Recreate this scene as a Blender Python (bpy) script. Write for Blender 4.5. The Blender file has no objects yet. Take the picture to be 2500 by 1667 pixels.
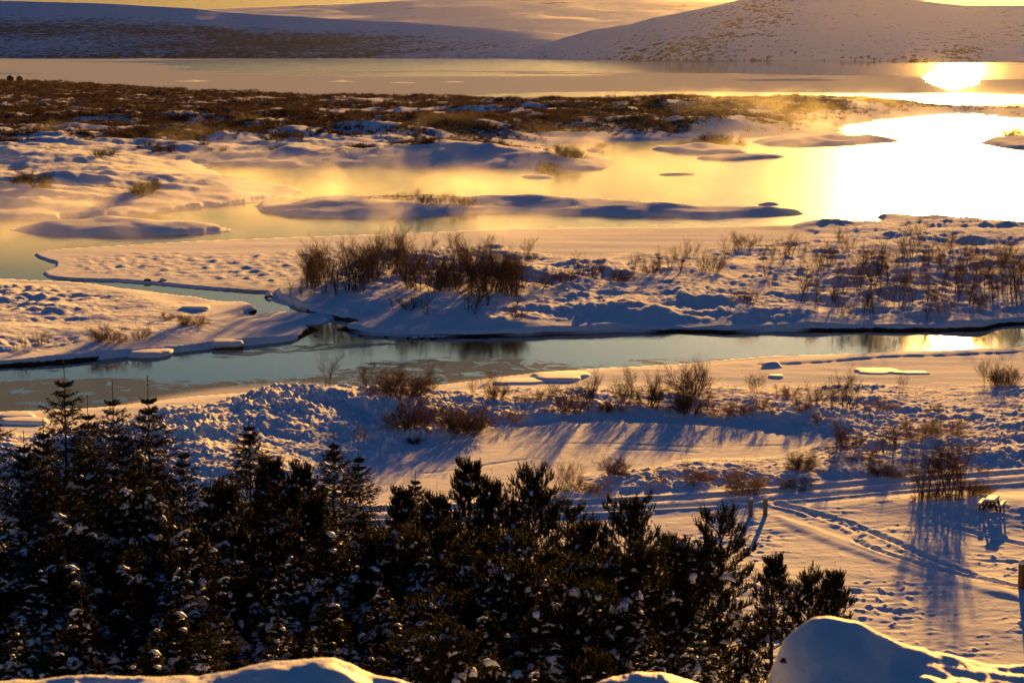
import bpy, math, random
import numpy as np
from mathutils import Vector, Matrix

S = bpy.context.scene
COL = S.collection
R = math.radians

# ------------------------------------------------------------------ camera, sky, sun, exposure
F_PX = 4861.0            # focal length in pixels of a 2500 px wide frame
H_CAM = 28.0
PITCH = math.atan(733.5 / F_PX)
cam_d = bpy.data.cameras.new("camera")
cam_d.sensor_width = 36.0
cam_d.lens = 36.0 * F_PX / 2500.0
cam_d.clip_start = 0.1
cam_d.clip_end = 60000
cam_d.dof.use_dof = True
cam_d.dof.focus_distance = 190.0
cam_d.dof.aperture_fstop = 9.0
cam = bpy.data.objects.new("camera", cam_d)
COL.objects.link(cam)
cam.location = (0, 0, H_CAM)
cam.rotation_euler = (R(90) - PITCH, 0, 0)
S.camera = cam

SUN_EL, SUN_AZ = R(8.0), R(12.6)       # azimuth to the right of the view axis (+Y)
sun_dir = Vector((math.sin(SUN_AZ) * math.cos(SUN_EL), math.cos(SUN_AZ) * math.cos(SUN_EL), math.sin(SUN_EL)))
W = bpy.data.worlds.new("World")
S.world = W
W.use_nodes = True
wn, wl = W.node_tree.nodes, W.node_tree.links
bg = wn["Background"]
sky = wn.new("ShaderNodeTexSky")
sky.sky_type = 'NISHITA'
sky.sun_disc = False
sky.sun_elevation = SUN_EL
sky.sun_rotation = SUN_AZ
sky.altitude = 100
sky.air_density = 1.0
sky.dust_density = 1.0
sky.ozone_density = 3.0
# colour of the sky by height above the horizon: golden low down, blue overhead
tcw = wn.new("ShaderNodeTexCoord"); sep = wn.new("ShaderNodeSeparateXYZ"); mr = wn.new("ShaderNodeMapRange")
wl.new(tcw.outputs['Generated'], sep.inputs[0]); wl.new(sep.outputs[2], mr.inputs[0])
mr.inputs[1].default_value = 0.0; mr.inputs[2].default_value = 0.40
tint = wn.new("ShaderNodeValToRGB")
wl.new(mr.outputs[0], tint.inputs[0])
cr = tint.color_ramp
SKY_RAMP = [(0.0, (.28, .24, .165)), (.08, (.44, .34, .19)), (.22, (.55, .40, .18)), (.37, (.52, .68, .68)), (.58, (.22, .38, .54)), (1.0, (.045, .175, .40))]
cr.elements[0].position, cr.elements[0].color = SKY_RAMP[0][0], (*SKY_RAMP[0][1], 1)
cr.elements[1].position, cr.elements[1].color = SKY_RAMP[-1][0], (*SKY_RAMP[-1][1], 1)
for ps, c in SKY_RAMP[1:-1]:
    e = cr.elements.new(ps); e.color = (*c, 1)
gam = wn.new("ShaderNodeGamma"); gam.inputs[1].default_value = .62
mul = wn.new("ShaderNodeMix"); mul.data_type = 'RGBA'; mul.blend_type = 'MULTIPLY'; mul.inputs[0].default_value = 1
wl.new(sky.outputs[0], gam.inputs[0]); wl.new(gam.outputs[0], mul.inputs[6]); wl.new(tint.outputs[0], mul.inputs[7])
wl.new(mul.outputs[2], bg.inputs[0])
bg.inputs[1].default_value = 0.056
sd_ = bpy.data.lights.new("sun", 'SUN')
sd_.energy = 5.0
sd_.angle = R(0.5)
sd_.color = (1.0, 0.475, 0.09)
sun = bpy.data.objects.new("sun", sd_)
COL.objects.link(sun)
sun.rotation_euler = (-sun_dir).to_track_quat('-Z', 'Y').to_euler()
sun.location = (0, 0, 100)
S.view_settings.view_transform = 'Standard'
S.view_settings.look = 'None'
S.view_settings.gamma = 1
S.view_settings.exposure = 1.92
S.cycles.use_denoising = True
S.cycles.max_bounces = 8
S.cycles.transparent_max_bounces = 16
S.cycles.volume_bounces = 0
S.cycles.sample_clamp_indirect = 6

# ------------------------------------------------------------------ pixel <-> world
cP, sP = math.cos(PITCH), math.sin(PITCH)
def P(px, py, z=0.0):
    """world point at height z seen at pixel (px, py) of the 2500 x 1667 photograph"""
    dx, up = px - 1250.0, 833.5 - py
    y = F_PX * cP + up * sP
    zz = -F_PX * sP + up * cP
    t = (z - H_CAM) / zz
    return (dx * t, y * t)
def Pd(px, py, Y):
    """world point at forward distance Y seen at the pixel"""
    dx, up = px - 1250.0, 833.5 - py
    y = F_PX * cP + up * sP
    zz = -F_PX * sP + up * cP
    t = Y / y
    return (dx * t, Y, H_CAM + zz * t)

# ------------------------------------------------------------------ noise
def _hash(ix, iy, seed):
    h = (ix.astype(np.int64) * 374761393 + iy.astype(np.int64) * 668265263 + seed * 1442695041) & 0xffffffff
    h = ((h ^ (h >> 13)) * 1274126177) & 0xffffffff
    h = h ^ (h >> 16)
    return h
def gnoise(x, y, seed=0):
    """gradient noise, about -0.7 .. 0.7"""
    x0, y0 = np.floor(x), np.floor(y)
    fx, fy = (x - x0), (y - y0)
    ix, iy = x0.astype(np.int64), y0.astype(np.int64)
    def g(dx, dy):
        a = _hash(ix + dx, iy + dy, seed).astype(np.float64) * (2 * math.pi / 4294967296.0)
        return np.cos(a) * (fx - dx) + np.sin(a) * (fy - dy)
    u = fx * fx * fx * (fx * (fx * 6 - 15) + 10)
    v = fy * fy * fy * (fy * (fy * 6 - 15) + 10)
    a = g(0, 0) * (1 - u) + g(1, 0) * u
    b = g(0, 1) * (1 - u) + g(1, 1) * u
    return a * (1 - v) + b * v
def fbm(x, y, lam, octs=3, seed=0, gain=0.5):
    r, a, k = 0, 1.0, 1.0 / lam
    for o in range(octs):
        r = r + a * gnoise(x * k + 13.7 * o, y * k - 7.1 * o, seed + o * 17)
        a *= gain
        k *= 2.03
    return r
def sstep(x, a, b):
    t = np.clip((x - a) / (b - a), 0, 1)
    return t * t * (3 - 2 * t)

def poly_sd(pts, X, Y):
    """signed distance (inside > 0) of the points X, Y to a closed polygon; -60 far away"""
    pts = np.array(pts, float)
    out = np.full(X.shape, -60.0)
    m = (X > pts[:, 0].min() - 60) & (X < pts[:, 0].max() + 60) & (Y > pts[:, 1].min() - 60) & (Y < pts[:, 1].max() + 60)
    x, y = X[m], Y[m]
    if x.size == 0:
        return out
    d2 = np.full(x.shape, 1e12)
    inside = np.zeros(x.shape, bool)
    n = len(pts)
    for i in range(n):
        ax, ay = pts[i]
        bx, by = pts[(i + 1) % n]
        ex, ey = bx - ax, by - ay
        t = np.clip(((x - ax) * ex + (y - ay) * ey) / (ex * ex + ey * ey + 1e-9), 0, 1)
        d2 = np.minimum(d2, (x - ax - t * ex) ** 2 + (y - ay - t * ey) ** 2)
        c = ((ay > y) != (by > y))
        if abs(by - ay) > 1e-9:
            inside ^= c & (x < (bx - ax) * (y - ay) / (by - ay) + ax)
    d = np.sqrt(d2)
    out[m] = np.where(inside, d, -d)
    return out
def line_d(pts, X, Y):
    """distance to an open polyline"""
    d2 = np.full(X.shape, 1e12)
    for (ax, ay), (bx, by) in zip(pts[:-1], pts[1:]):
        ex, ey = bx - ax, by - ay
        t = np.clip(((X - ax) * ex + (Y - ay) * ey) / (ex * ex + ey * ey + 1e-9), 0, 1)
        d2 = np.minimum(d2, (X - ax - t * ex) ** 2 + (Y - ay - t * ey) ** 2)
    return np.sqrt(d2)
def smooth_poly(pts, n=2):
    """one or two rounds of corner cutting"""
    for _ in range(n):
        q = []
        for i in range(len(pts)):
            a, b = pts[i], pts[(i + 1) % len(pts)]
            q.append((a[0] * .75 + b[0] * .25, a[1] * .75 + b[1] * .25))
            q.append((a[0] * .25 + b[0] * .75, a[1] * .25 + b[1] * .75))
        pts = q
    return pts

# ------------------------------------------------------------------ mesh and tagging helpers
def tag(o, label=None, cat=None, group=None, kind=None):
    if label: o['label'] = label
    if cat: o['category'] = cat
    if group: o['group'] = group
    if kind: o['kind'] = kind
    return o
def link(name, me, mats, parent=None, smooth=False):
    o = bpy.data.objects.new(name, me)
    COL.objects.link(o)
    for m in (mats if isinstance(mats, (list, tuple)) else [mats]):
        me.materials.append(m)
    if parent is not None:
        o.parent = parent
    if smooth:
        me.polygons.foreach_set('use_smooth', np.ones(len(me.polygons), bool))
    return o
def np_mesh(name, V, faces):
    """mesh from an n x 3 vertex array and an m x k face array"""
    me = bpy.data.meshes.new(name)
    V = np.asarray(V, np.float32)
    faces = np.asarray(faces, np.int32)
    m, k = faces.shape
    me.vertices.add(len(V))
    me.vertices.foreach_set('co', V.ravel())
    me.loops.add(m * k)
    me.loops.foreach_set('vertex_index', faces.ravel())
    me.polygons.add(m)
    me.polygons.foreach_set('loop_start', np.arange(0, m * k, k, dtype=np.int32))
    me.polygons.foreach_set('loop_total', np.full(m, k, np.int32))
    me.update(calc_edges=True)
    return me
def grid_faces(nr, nc):
    i = np.arange(nr * nc).reshape(nr, nc)
    return np.stack([i[:-1, :-1], i[:-1, 1:], i[1:, 1:], i[1:, :-1]], -1).reshape(-1, 4)
def add_attr(me, name, arr):
    a = me.attributes.new(name, 'FLOAT', 'POINT')
    a.data.foreach_set('value', np.asarray(arr, np.float32).ravel())
def empty(name, loc, rz=0.0, label=None, cat=None, group=None):
    o = bpy.data.objects.new(name, None)
    o.empty_display_size = 0.3
    COL.objects.link(o)
    o.location = loc
    o.rotation_euler = (0, 0, rz)
    return tag(o, label, cat, group)

# ------------------------------------------------------------------ material helpers
class NT:
    def __init__(self, name):
        self.m = bpy.data.materials.new(name)
        self.m.use_nodes = True
        self.n, self.l = self.m.node_tree.nodes, self.m.node_tree.links
        self.b = self.n["Principled BSDF"]
        self.out = self.n["Material Output"]
        self.tc = self.n.new("ShaderNodeTexCoord")
    def set(self, **k):
        for a, v in k.items():
            self.put(self.b.inputs[a.replace('_', ' ')], v)
        return self
    def put(self, sock, v):
        if hasattr(v, 'links') or hasattr(v, 'is_output'):
            self.l.new(v, sock)
        else:
            sock.default_value = (*v, 1.0) if isinstance(v, tuple) and len(v) == 3 and sock.type == 'RGBA' else v
    def noise(self, scale, detail=3, rough=0.5, vec=None, stretch=None, dist=0.0):
        t = self.n.new("ShaderNodeTexNoise")
        t.inputs['Scale'].default_value = scale
        t.inputs['Detail'].default_value = detail
        t.inputs['Roughness'].default_value = rough
        t.inputs['Distortion'].default_value = dist
        v = vec or self.tc.outputs['Object']
        if stretch:
            mp = self.n.new("ShaderNodeMapping")
            mp.inputs['Scale'].default_value = stretch
            self.l.new(v, mp.inputs[0])
            v = mp.outputs[0]
        self.l.new(v, t.inputs['Vector'])
        return t.outputs[0]
    def attr(self, name):
        a = self.n.new("ShaderNodeAttribute")
        a.attribute_name = name
        return a.outputs['Fac']
    def math(self, op, a, b=None, c=None, clamp=False):
        m = self.n.new("ShaderNodeMath")
        m.operation = op
        m.use_clamp = clamp
        for i, v in enumerate((a, b, c)):
            if v is not None:
                self.put(m.inputs[i], v)
        return m.outputs[0]
    def ramp(self, fac, a, b, lo=0.0, hi=1.0):
        m = self.n.new("ShaderNodeMapRange")
        m.interpolation_type = 'SMOOTHSTEP'
        self.put(m.inputs[0], fac)
        m.inputs[1].default_value = a
        m.inputs[2].default_value = b
        m.inputs[3].default_value = lo
        m.inputs[4].default_value = hi
        return m.outputs[0]
    def mix(self, f, a, b):
        m = self.n.new("ShaderNodeMix")
        m.data_type = 'RGBA'
        self.put(m.inputs[0], f)
        self.put(m.inputs[6], a)
        self.put(m.inputs[7], b)
        return m.outputs[2]
    def bump(self, h, dist, strength=1.0, normal=None):
        b = self.n.new("ShaderNodeBump")
        b.inputs['Strength'].default_value = strength
        b.inputs['Distance'].default_value = dist
        self.l.new(h, b.inputs['Height'])
        if normal is not None:
            self.l.new(normal, b.inputs['Normal'])
        return b.outputs[0]

# ================================================================== THE LAND
# outlines traced on the water plane (third number: height of the traced point)
LANDS = {}
def land(name, pts, **k):
    LANDS[name] = dict(poly=smooth_poly([P(*p) for p in pts], 1), **k)

land('heath', [(-500, 176, 4), (0, 184, 4), (72, 187, 4), (289, 196, 4), (434, 204, 4.5), (614, 213, 4.5), (759, 217, 4.5), (866, 219, 4.5),
     (1011, 224, 4), (1191, 229, 4), (1336, 235, 3), (1444, 233, 4), (1517, 228, 4), (1643, 220, 4.5), (1700, 229, 3), (1758, 241, 1.5),
     (1813, 236, 3), (1903, 229, 3.5), (2011, 228, 3.5), (2138, 227, 3.5), (2192, 230, 3.5), (2246, 238, 3.5), (2337, 246, 3.5), (2500, 250, 3.5), (2900, 256, 3.5),
     (2900, 300), (2500, 290), (2445, 286), (2369, 277), (2264, 280), (2113, 297), (2030, 312), (2062, 326), (1980, 331), (1850, 335),
     (1760, 340), (1650, 341), (1517, 345), (1372, 350), (1290, 354), (1330, 362), (1400, 372), (1480, 392), (1509, 408), (1470, 414), (1408, 416),
     (1300, 412), (1191, 408), (1011, 406), (850, 403), (687, 408), (560, 404), (488, 400), (484, 403), (542, 426, .5), (629, 434, .8), (687, 450, .6),
     (743, 467), (690, 480), (614, 492), (470, 510), (300, 526), (150, 535), (0, 538), (-500, 545)],
     bank=0.42, dome=3.4, W=40, en=1.6)
land('islet_low', [(22, 562), (70, 556), (150, 548), (240, 544), (330, 542), (420, 545), (490, 552), (567, 557), (530, 567), (420, 574), (325, 577), (200, 576), (108, 572)],
     bank=0.35, dome=1.9, W=9, en=0.7)
land('islet_long', [(614, 504), (650, 498), (720, 492), (800, 490), (900, 490), (1000, 488), (1100, 486), (1180, 480, .8), (1250, 482, .5), (1400, 491, .3), (1600, 502, .2), (1800, 514), (2005, 522),
     (1900, 526), (1770, 531), (1740, 534), (1700, 531), (1600, 530), (1444, 526), (1264, 519), (1119, 521), (1011, 530), (900, 533), (760, 531), (670, 526)],
     bank=0.4, dome=2.0, W=12, en=0.6)
land('bar_a', [(1253, 433), (1300, 429), (1340, 429), (1366, 433), (1330, 438), (1290, 437)], bank=.25, dome=.5, W=5, en=.4)
land('bar_b', [(1573, 364), (1650, 361), (1730, 358), (1810, 362), (1835, 375), (1740, 380), (1640, 373)], bank=.5, dome=1.5, W=10, en=.8)
land('bar_c', [(1680, 386), (1760, 380), (1860, 379), (1934, 382), (1880, 389), (1765, 395), (1715, 391)], bank=.4, dome=.8, W=8, en=.7)
land('bar_d', [(1825, 346), (1900, 341), (2000, 338), (2120, 339), (2230, 345), (2110, 353), (1985, 361), (1880, 358)], bank=.7, dome=1.5, W=14, en=.8)
land('bar_e', [(2378, 350), (2430, 341), (2520, 334), (2900, 330), (2900, 366), (2500, 368), (2430, 360)], bank=.7, dome=1.2, W=12, en=.9)
land('bar_f', [(1420, 370), (1445, 363), (1480, 360), (1487, 364), (1460, 372)], bank=.4, dome=.5, W=5, en=.5)
land('bar_g', [(1589, 426), (1640, 423), (1690, 424), (1725, 426), (1660, 429), (1610, 429)], bank=.15, dome=.3, W=4, en=.3)
land('bar_h', [(1565, 456), (1590, 454), (1608, 455), (1590, 457.5)], bank=.15, dome=.1, W=3, en=.3)
land('bar_i', [(1838, 500), (1880, 496.5), (1918, 500), (1880, 503)], bank=.3, dome=.3, W=3, en=.3)
land('skerry_a', [(430, 199), (490, 197), (512, 199), (470, 201)], bank=.8, dome=1.0, W=20, en=3)
land('skerry_b', [(795, 200), (840, 197.5), (860, 200), (820, 201)], bank=.8, dome=1.2, W=20, en=3)
land('skerry_c', [(945, 203), (985, 200.5), (1015, 203), (985, 204.5)], bank=.8, dome=1.2, W=20, en=3)
land('skerry_d', [(1072, 201), (1110, 199), (1142, 201), (1110, 202.5)], bank=.8, dome=.8, W=20, en=3)
land('shelf', [(76, 621), (119, 612), (253, 604), (361, 597), (542, 588), (687, 582), (850, 577), (1137, 566), (1300, 559), (1680, 557), (1831, 554), (1939, 551), (2160, 560),
     (2900, 640), (2900, 700), (1200, 760), (800, 740), (687, 716), (650, 717), (488, 706), (325, 690), (145, 685), (90, 674), (141, 648), (90, 632)],
     bank=0.22, dome=0.1, W=20, en=0.25)
land('point', [(690, 700), (700, 690, .6), (760, 655, 1), (850, 620, 1.3), (950, 598, 1.6), (1060, 590, 1.6), (1180, 596, 1.3), (1300, 613, .9), (1370, 628, .4), (1330, 640), (1400, 642, .3), (1450, 622, .8), (1500, 610, .9), (1650, 614, .7), (1760, 602, .6), (1850, 596, .5),
     (1960, 585, .4), (2000, 572), (1935, 565), (1928, 553), (1960, 546), (2010, 546), (2060, 549), (2120, 548), (2160, 541), (2128, 528), (2230, 530), (2500, 549), (2900, 578),
     (2900, 760), (2500, 790), (2420, 798), (2373, 807), (2011, 808), (1650, 811), (1480, 808), (1444, 811), (1372, 815), (1264, 820), (1076, 823), (920, 821), (837, 808),
     (840, 799), (880, 794), (870, 785), (800, 775), (741, 760), (683, 733), (672, 718)],
     bank=0.55, dome=1.0, W=20, en=0.5)
land('left_flat', [(-500, 684), (0, 690), (90, 696), (155, 699), (217, 702), (325, 717), (470, 733), (560, 745), (614, 754), (631, 760), (596, 772), (640, 780), (700, 792), (777, 801), (737, 821), (708, 834),
     (578, 846), (506, 851), (416, 861), (289, 870), (108, 889), (0, 896), (-500, 920)], bank=0.5, dome=0.7, W=16, en=0.35)
land('near', [(-600, 1012), (0, 1011), (120, 1005), (253, 998), (434, 975), (600, 962), (830, 953), (1047, 946), (1173, 931), (1250, 918), (1444, 904), (1680, 893),
     (1831, 883), (2011, 872), (2192, 863), (2373, 855), (2900, 838), (2900, 1900), (-600, 1900)], bank=0.2, dome=0.0, W=8, en=0.25)

# rolling ridges of the heath: (crest line, height above the base, far width, near width in metres)
RIDGES = [
    ([(-300, 390, 3), (0, 386, 3), (200, 388, 3), (380, 398, 2.6), (520, 420, 1.6)], 2.4, 30, 16),
    ([(-300, 430, 3), (0, 440, 3), (180, 438, 2.8), (360, 432, 2.6), (520, 436, 2), (640, 444, 1.2)], 1.5, 16, 12),
    ([(-200, 500, 1.5), (80, 500, 1.4), (220, 506, 1.2), (300, 512, 1)], 1.3, 14, 8),
    ([(330, 362, 4), (420, 370, 4), (470, 385, 2)], 2.2, 20, 14),
    ([(-300, 345, 4), (0, 335, 4), (260, 345, 4), (420, 350, 4)], 1.6, 30, 20),
    ([(560, 352, 3.5), (700, 345, 4), (900, 350, 4), (1100, 362, 3), (1250, 372, 2), (1400, 395, .8)], 2.4, 22, 18),
    ([(260, 272, 6), (360, 266, 6), (460, 272, 6)], 3, 40, 25),
    ([(830, 300, 5), (920, 292, 5), (1010, 300, 5)], 3, 30, 25),
    ([(1200, 262, 5), (1500, 250, 5.5), (1640, 240, 6), (1740, 262, 4)], 3, 60, 35),
    ([(1500, 305, 3), (1650, 292, 4), (1760, 296, 4), (1850, 306, 2.5)], 2.4, 25, 16),
    ([(1650, 322, 2.5), (1760, 318, 3), (1900, 314, 3), (2020, 322, 1.6)], 2.0, 22, 14),
    ([(1850, 240, 5), (2050, 236, 5.5), (2250, 244, 5), (2500, 256, 5)], 2.0, 60, 40),
]
POND = smooth_poly([P(*p, .25) for p in [(860, 1250), (880, 1180), (930, 1128), (1040, 1090), (1130, 1066), (1250, 1040), (1420, 1026), (1600, 1028), (1800, 1044), (1960, 1060), (2006, 1080),
     (1940, 1108), (1860, 1122), (1700, 1122), (1560, 1146), (1440, 1158), (1370, 1180), (1300, 1230), (1200, 1270), (1000, 1290)]], 2)
ROUGH_NEAR = smooth_poly([P(*p, .4) for p in [(-600, 1090), (0, 1080), (180, 1062), (307, 1032), (379, 1008), (506, 985), (687, 957), (830, 956), (1047, 952), (1180, 942), (1300, 941),
     (1500, 934), (1650, 931), (1800, 936), (2100, 938), (2500, 934), (2900, 930), (2900, 1150), (2500, 1152), (1950, 1190), (1700, 1205), (1400, 1222), (900, 1262), (-600, 1310)]], 1)
TRACK = [P(*p, .5) for p in [(-400, 1300), (300, 1283), (500, 1272), (900, 1252), (1200, 1243), (1450, 1234), (1700, 1221), (1950, 1202), (2200, 1180), (2400, 1167), (2900, 1130)]]
TRAIL1 = [P(*p, .45) for p in [(1876, 1222), (1950, 1243), (2040, 1270), (2090, 1288), (2105, 1302), (2094, 1312), (2100, 1324), (2160, 1348), (2260, 1376), (2370, 1402), (2440, 1424), (2490, 1430)]]
TRAIL2 = [P(*p, .45) for p in [(1880, 1228), (1990, 1250), (2070, 1272), (2150, 1304), (2230, 1340), (2330, 1380), (2440, 1422)]]
TRAIL3 = [P(*p, .45) for p in [(2290, 1275), (2350, 1289), (2420, 1305), (2510, 1324), (2600, 1342)]]
TRAIL4 = [P(*p, .2) for p in [(1860, 893), (1930, 891), (2050, 884), (2150, 876), (2300, 872), (2500, 862)]]
LANE = smooth_poly([P(*p, .45) for p in [(1872, 1256), (1920, 1256), (2200, 1360), (2500, 1445), (2500, 1475), (2150, 1372), (1960, 1300)]], 1)
MOUND = (P(2480, 1212, 1.0))       # bank by the picnic table
GROVE_RISE = [P(700, 690, 1), P(850, 660, 1), P(1000, 650, 1), P(1150, 640, 1), P(1290, 668, 1)]

def height(X, Y, fine=True):
    """ground height and surface attributes; X, Y arrays"""
    X = np.asarray(X, float); Y = np.asarray(Y, float)
    n1 = fbm(X, Y, 9, 3, 1)
    n2 = gnoise(X / 2.4, Y / 3.2, 2)
    fw = 3.4 * np.maximum(gnoise(X / 15, Y / 18, 8) + .08, 0)
    h = np.full(X.shape, -1.3)
    gap = 1.5 * np.maximum(Y * Y / 136000.0 * 1.8, .12)
    sds = {}
    for k, L in LANDS.items():
        sd = poly_sd(L['poly'], X, Y) + L['en'] * (n1 * 1.6 + .9 * n2)
        sds[k] = sd
        ew = np.maximum(gap, .5)
        bk = L['bank'] * (1 + .9 * gnoise(X / 6.5, Y / 9, 9)) if L['bank'] > .3 else L['bank']
        rise = -1.3 + (1.3 + bk) * sstep(sd, -ew * .85, ew * .55)
        top = L['dome'] * (1 - np.exp(-np.maximum(sd, 0) / L['W']))
        h = np.maximum(h, rise + top)
        if k in ('heath', 'left_flat', 'point', 'islet_low', 'islet_long', 'near'):
            h = np.maximum(h, -1.3 + 1.36 * sstep(sd, -fw - ew - .2, -fw) * (fw > .02))
    att = {k: np.zeros(X.shape) for k in ('scrub', 'soil', 'rough')}
    # heath: ridges and rolling ground
    inh = sstep(sds['heath'], 2, 30)
    add = np.zeros(X.shape)
    near_m = sds['heath'] > -5
    xs, ys = X[near_m], Y[near_m]
    a = np.zeros(xs.shape)
    for pts, hh, wf, wn_ in RIDGES:
        pl = [P(*p) for p in pts]
        d = line_d(pl, xs, ys)
        cy = np.interp(xs, [p[0] for p in pl], [p[1] for p in pl])
        w = np.where(ys > cy, wf, wn_)
        wig = 1 + .5 * gnoise(xs / 25, ys / 25, 5)
        a = np.maximum(a, .68 * hh * np.exp(-(d / w) ** 2) * wig)
    big = fbm(xs, ys, 95, 3, 3) * 1.6 + fbm(xs, ys, 28, 3, 4) * 1.0
    a = a + np.clip(big, -1.5, 3)
    add[near_m] = a
    h = np.where(near_m, h + add * inh + 0 * h, h)
    h = np.where(sds['heath'] > 4, np.maximum(h, .5), h)
    # undulation on the other land
    for k, amp, lam in (('islet_low', .5, 10), ('islet_long', .7, 12), ('point', .7, 24), ('left_flat', .5, 18), ('bar_d', .7, 12), ('bar_b', .5, 9), ('bar_e', .6, 12)):
        ins = sstep(sds[k], .5, 6)
        h = h + ins * amp * fbm(X, Y, lam, 2, 21)
    gr = np.exp(-(line_d(GROVE_RISE, X, Y) / 16) ** 2) * sstep(sds['point'], 0, 8)
    h = h + 1.1 * gr
    # near land
    inn = sstep(sds['near'], 0, 3)
    rn = poly_sd(ROUGH_NEAR, X, Y) + 2.5 * fbm(X, Y, 7, 2, 31)
    pond = poly_sd(POND, X, Y) + .8 * fbm(X, Y, 4, 2, 32)
    rmask = sstep(rn, -.5, 3) * (1 - sstep(pond, -2.2, .2))
    base = .35 + .30 * sstep(rn, -1, 7) * (1 - sstep(pond, -4, 0)) + .35 * fbm(X, Y, 22, 2, 33) * sstep(rn, 0, 8) * (1 - sstep(pond, -4, 0))
    base = base + 1.3 * sstep(rn, 0, 8) * np.exp(-np.maximum(rn - 8, 0) / 22) * sstep(X / Y, .0, -.06) * sstep(Y, 116, 126) * sstep(-pond, 1, 15)
    base = np.where(pond > 0, .3, base)
    back = Y < P(1250, 1225, .5)[1]
    base = base + np.where(Y < 130, .25 * fbm(X, Y, 14, 2, 34) + .06 * fbm(X, Y, 4, 2, 35), 0) * (1 - sstep(pond, -4, 0))
    h = np.where(inn > 0, h + inn * (base - .2), h)
    # the mound by the picnic table
    md = ((X - MOUND[0]) / 9) ** 2 + ((Y - MOUND[1]) / 3.2) ** 2
    h = h + .45 * np.exp(-md)
    # ruts of the track
    m = (Y > 80) & (Y < 170)
    if m.any():
        xs, ys = X[m], Y[m]
        d = line_d(TRACK, xs, ys)
        flat = 1 - sstep(d, 2.0, 3.4)
        hh = h[m]
        hh = hh * (1 - flat) + .42 * flat
        for off in (.95,):
            hh = hh - .16 * np.exp(-((d - off) / .30) ** 4)
        hh = hh + .10 * np.exp(-((d - 1.75) / .35) ** 2) + .05 * np.exp(-(d / .4) ** 2) + flat * .025 * fbm(xs, ys, .8, 2, 36)
        rmask[m] *= (1 - flat)
        lane = sstep(poly_sd(LANE, xs, ys), -.3, .6)
        hh = hh + .10 * lane
        for tr, dep, wd in ((TRAIL1, .16, .24), (TRAIL2, .15, .22), (TRAIL3, .20, .24), (TRAIL4, .2, .3)):
            d = line_d(tr, xs, ys)
            w = .3 + .7 * sstep(gnoise(xs * 1.9, ys * 2.6, 41), -.25, .15)
            if tr is TRAIL3: w = 1
            hh = hh - dep * w * np.exp(-(d / wd) ** 2) + .04 * np.exp(-((d - .45) / .2) ** 2)
        h[m] = hh
    else:
        lane = None
    m = (Y > 160) & (Y < 230)
    if m.any():
        xs, ys = X[m], Y[m]
        d = line_d(TRAIL4, xs, ys)
        h[m] -= .2 * (.4 + .6 * sstep(gnoise(xs * 1.2, ys * 1.2, 41), -.3, .2)) * np.exp(-(d / .45) ** 2)
    # towards the trees and the viewpoint
    rise_n = np.interp(Y, [0, 4, 8, 14, 30, 48, 62, 84, 200], [26.2, 25.6, 24.6, 21.5, 13.0, 6.0, 2.6, 0, 0])
    h = h + rise_n
    if fine:
        # hummocks and tussocks
        f_near = rmask * (Y < 260)
        bl = np.abs(gnoise(X / 1.15, Y / 1.15, 51)) * 1.3
        bl2 = np.abs(gnoise(X / .5, Y / .55, 52))
        bl3 = np.abs(gnoise(X / 3.2, Y / 2.6, 53))
        patch = (.45 + .8 * sstep(fbm(X, Y, 10, 2, 54), -.35, .35)) * (1 + .7 * sstep(X / Y, .02, -.06))
        wx, wy = .5 * gnoise(X / 2.1, Y / 2.1, 45), .5 * gnoise(X / 2.3, Y / 2.3, 46)
        bl = np.abs(gnoise((X + wx) / .85, (Y + wy) / .8, 51)) * 1.3
        bl2 = np.abs(gnoise((X + wx) / .38, (Y + wy) / .42, 52))
        bl4 = fbm(X + wx, Y + wy, 3.4, 3, 49)
        h = h + f_near * patch * (.25 * bl + .19 * bl2 + .10 * bl3 + .30 * bl4)
        pt = sstep(sds['point'], 1.0, 7)
        bx = np.abs(gnoise(X / 1.7, Y / 1.9, 56)); bx2 = np.abs(gnoise(X / 4.5, Y / 3.8, 57)); bx3 = gnoise(X / 9, Y / 7, 58)
        h = h + pt * (.42 * bx + .22 * bx2 + .50 * fbm(X + 2 * gnoise(X / 6, Y / 6, 47), Y, 5.5, 3, 48) + .25 * bx3 + .28 * np.abs(gnoise(X / .9, Y / 1.3, 44))) * (.4 + .8 * sstep(fbm(X, Y, 18, 2, 59), -.4, .3))
        lf = sstep(sds['left_flat'], 2, 8) * (1 - sstep(X, P(560, 760)[0] - 2, P(600, 760)[0] + 2))
        h = h + lf * (.44 * np.abs(gnoise(X / 1.7, Y / 1.6, 61)) + .4 * np.maximum(gnoise(X / 3.6, Y / 3.0, 62), -.05)) * (.35 + sstep(fbm(X, Y, 15, 2, 63), -.25, .4))
        # shelf: trampled part
        xs_, ys_ = X, Y
        shp = sstep(poly_sd([P(*p) for p in [(150, 640), (330, 625), (650, 628), (900, 600), (1000, 625), (700, 700), (640, 700), (400, 680), (200, 668)]], X, Y), -6, 5)
        shp = shp * sstep(sds['shelf'], .5, 3) * (1 - pt)
        h = h + shp * (.42 * np.maximum(gnoise(X / 1.6, Y / 1.9, 64), 0) + .28 * np.abs(gnoise(X / 3.1, Y / 3.1, 65)))
        smooth_shelf = sstep(sds['shelf'], 1, 4) * (1 - pt) * (1 - shp)
        h = h + smooth_shelf * (.10 * gnoise(X / 16, Y / 5, 66) + .025 * gnoise(X / 5, Y / 2.2, 67))
        # field of small lumps in front
        fld = (Y < 135) & (Y > 60)
        fk = np.where(fld, (1 - sstep(rmask, 0, .4)) * (1 - sstep(pond, -3, 0)), 0) * inn
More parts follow.
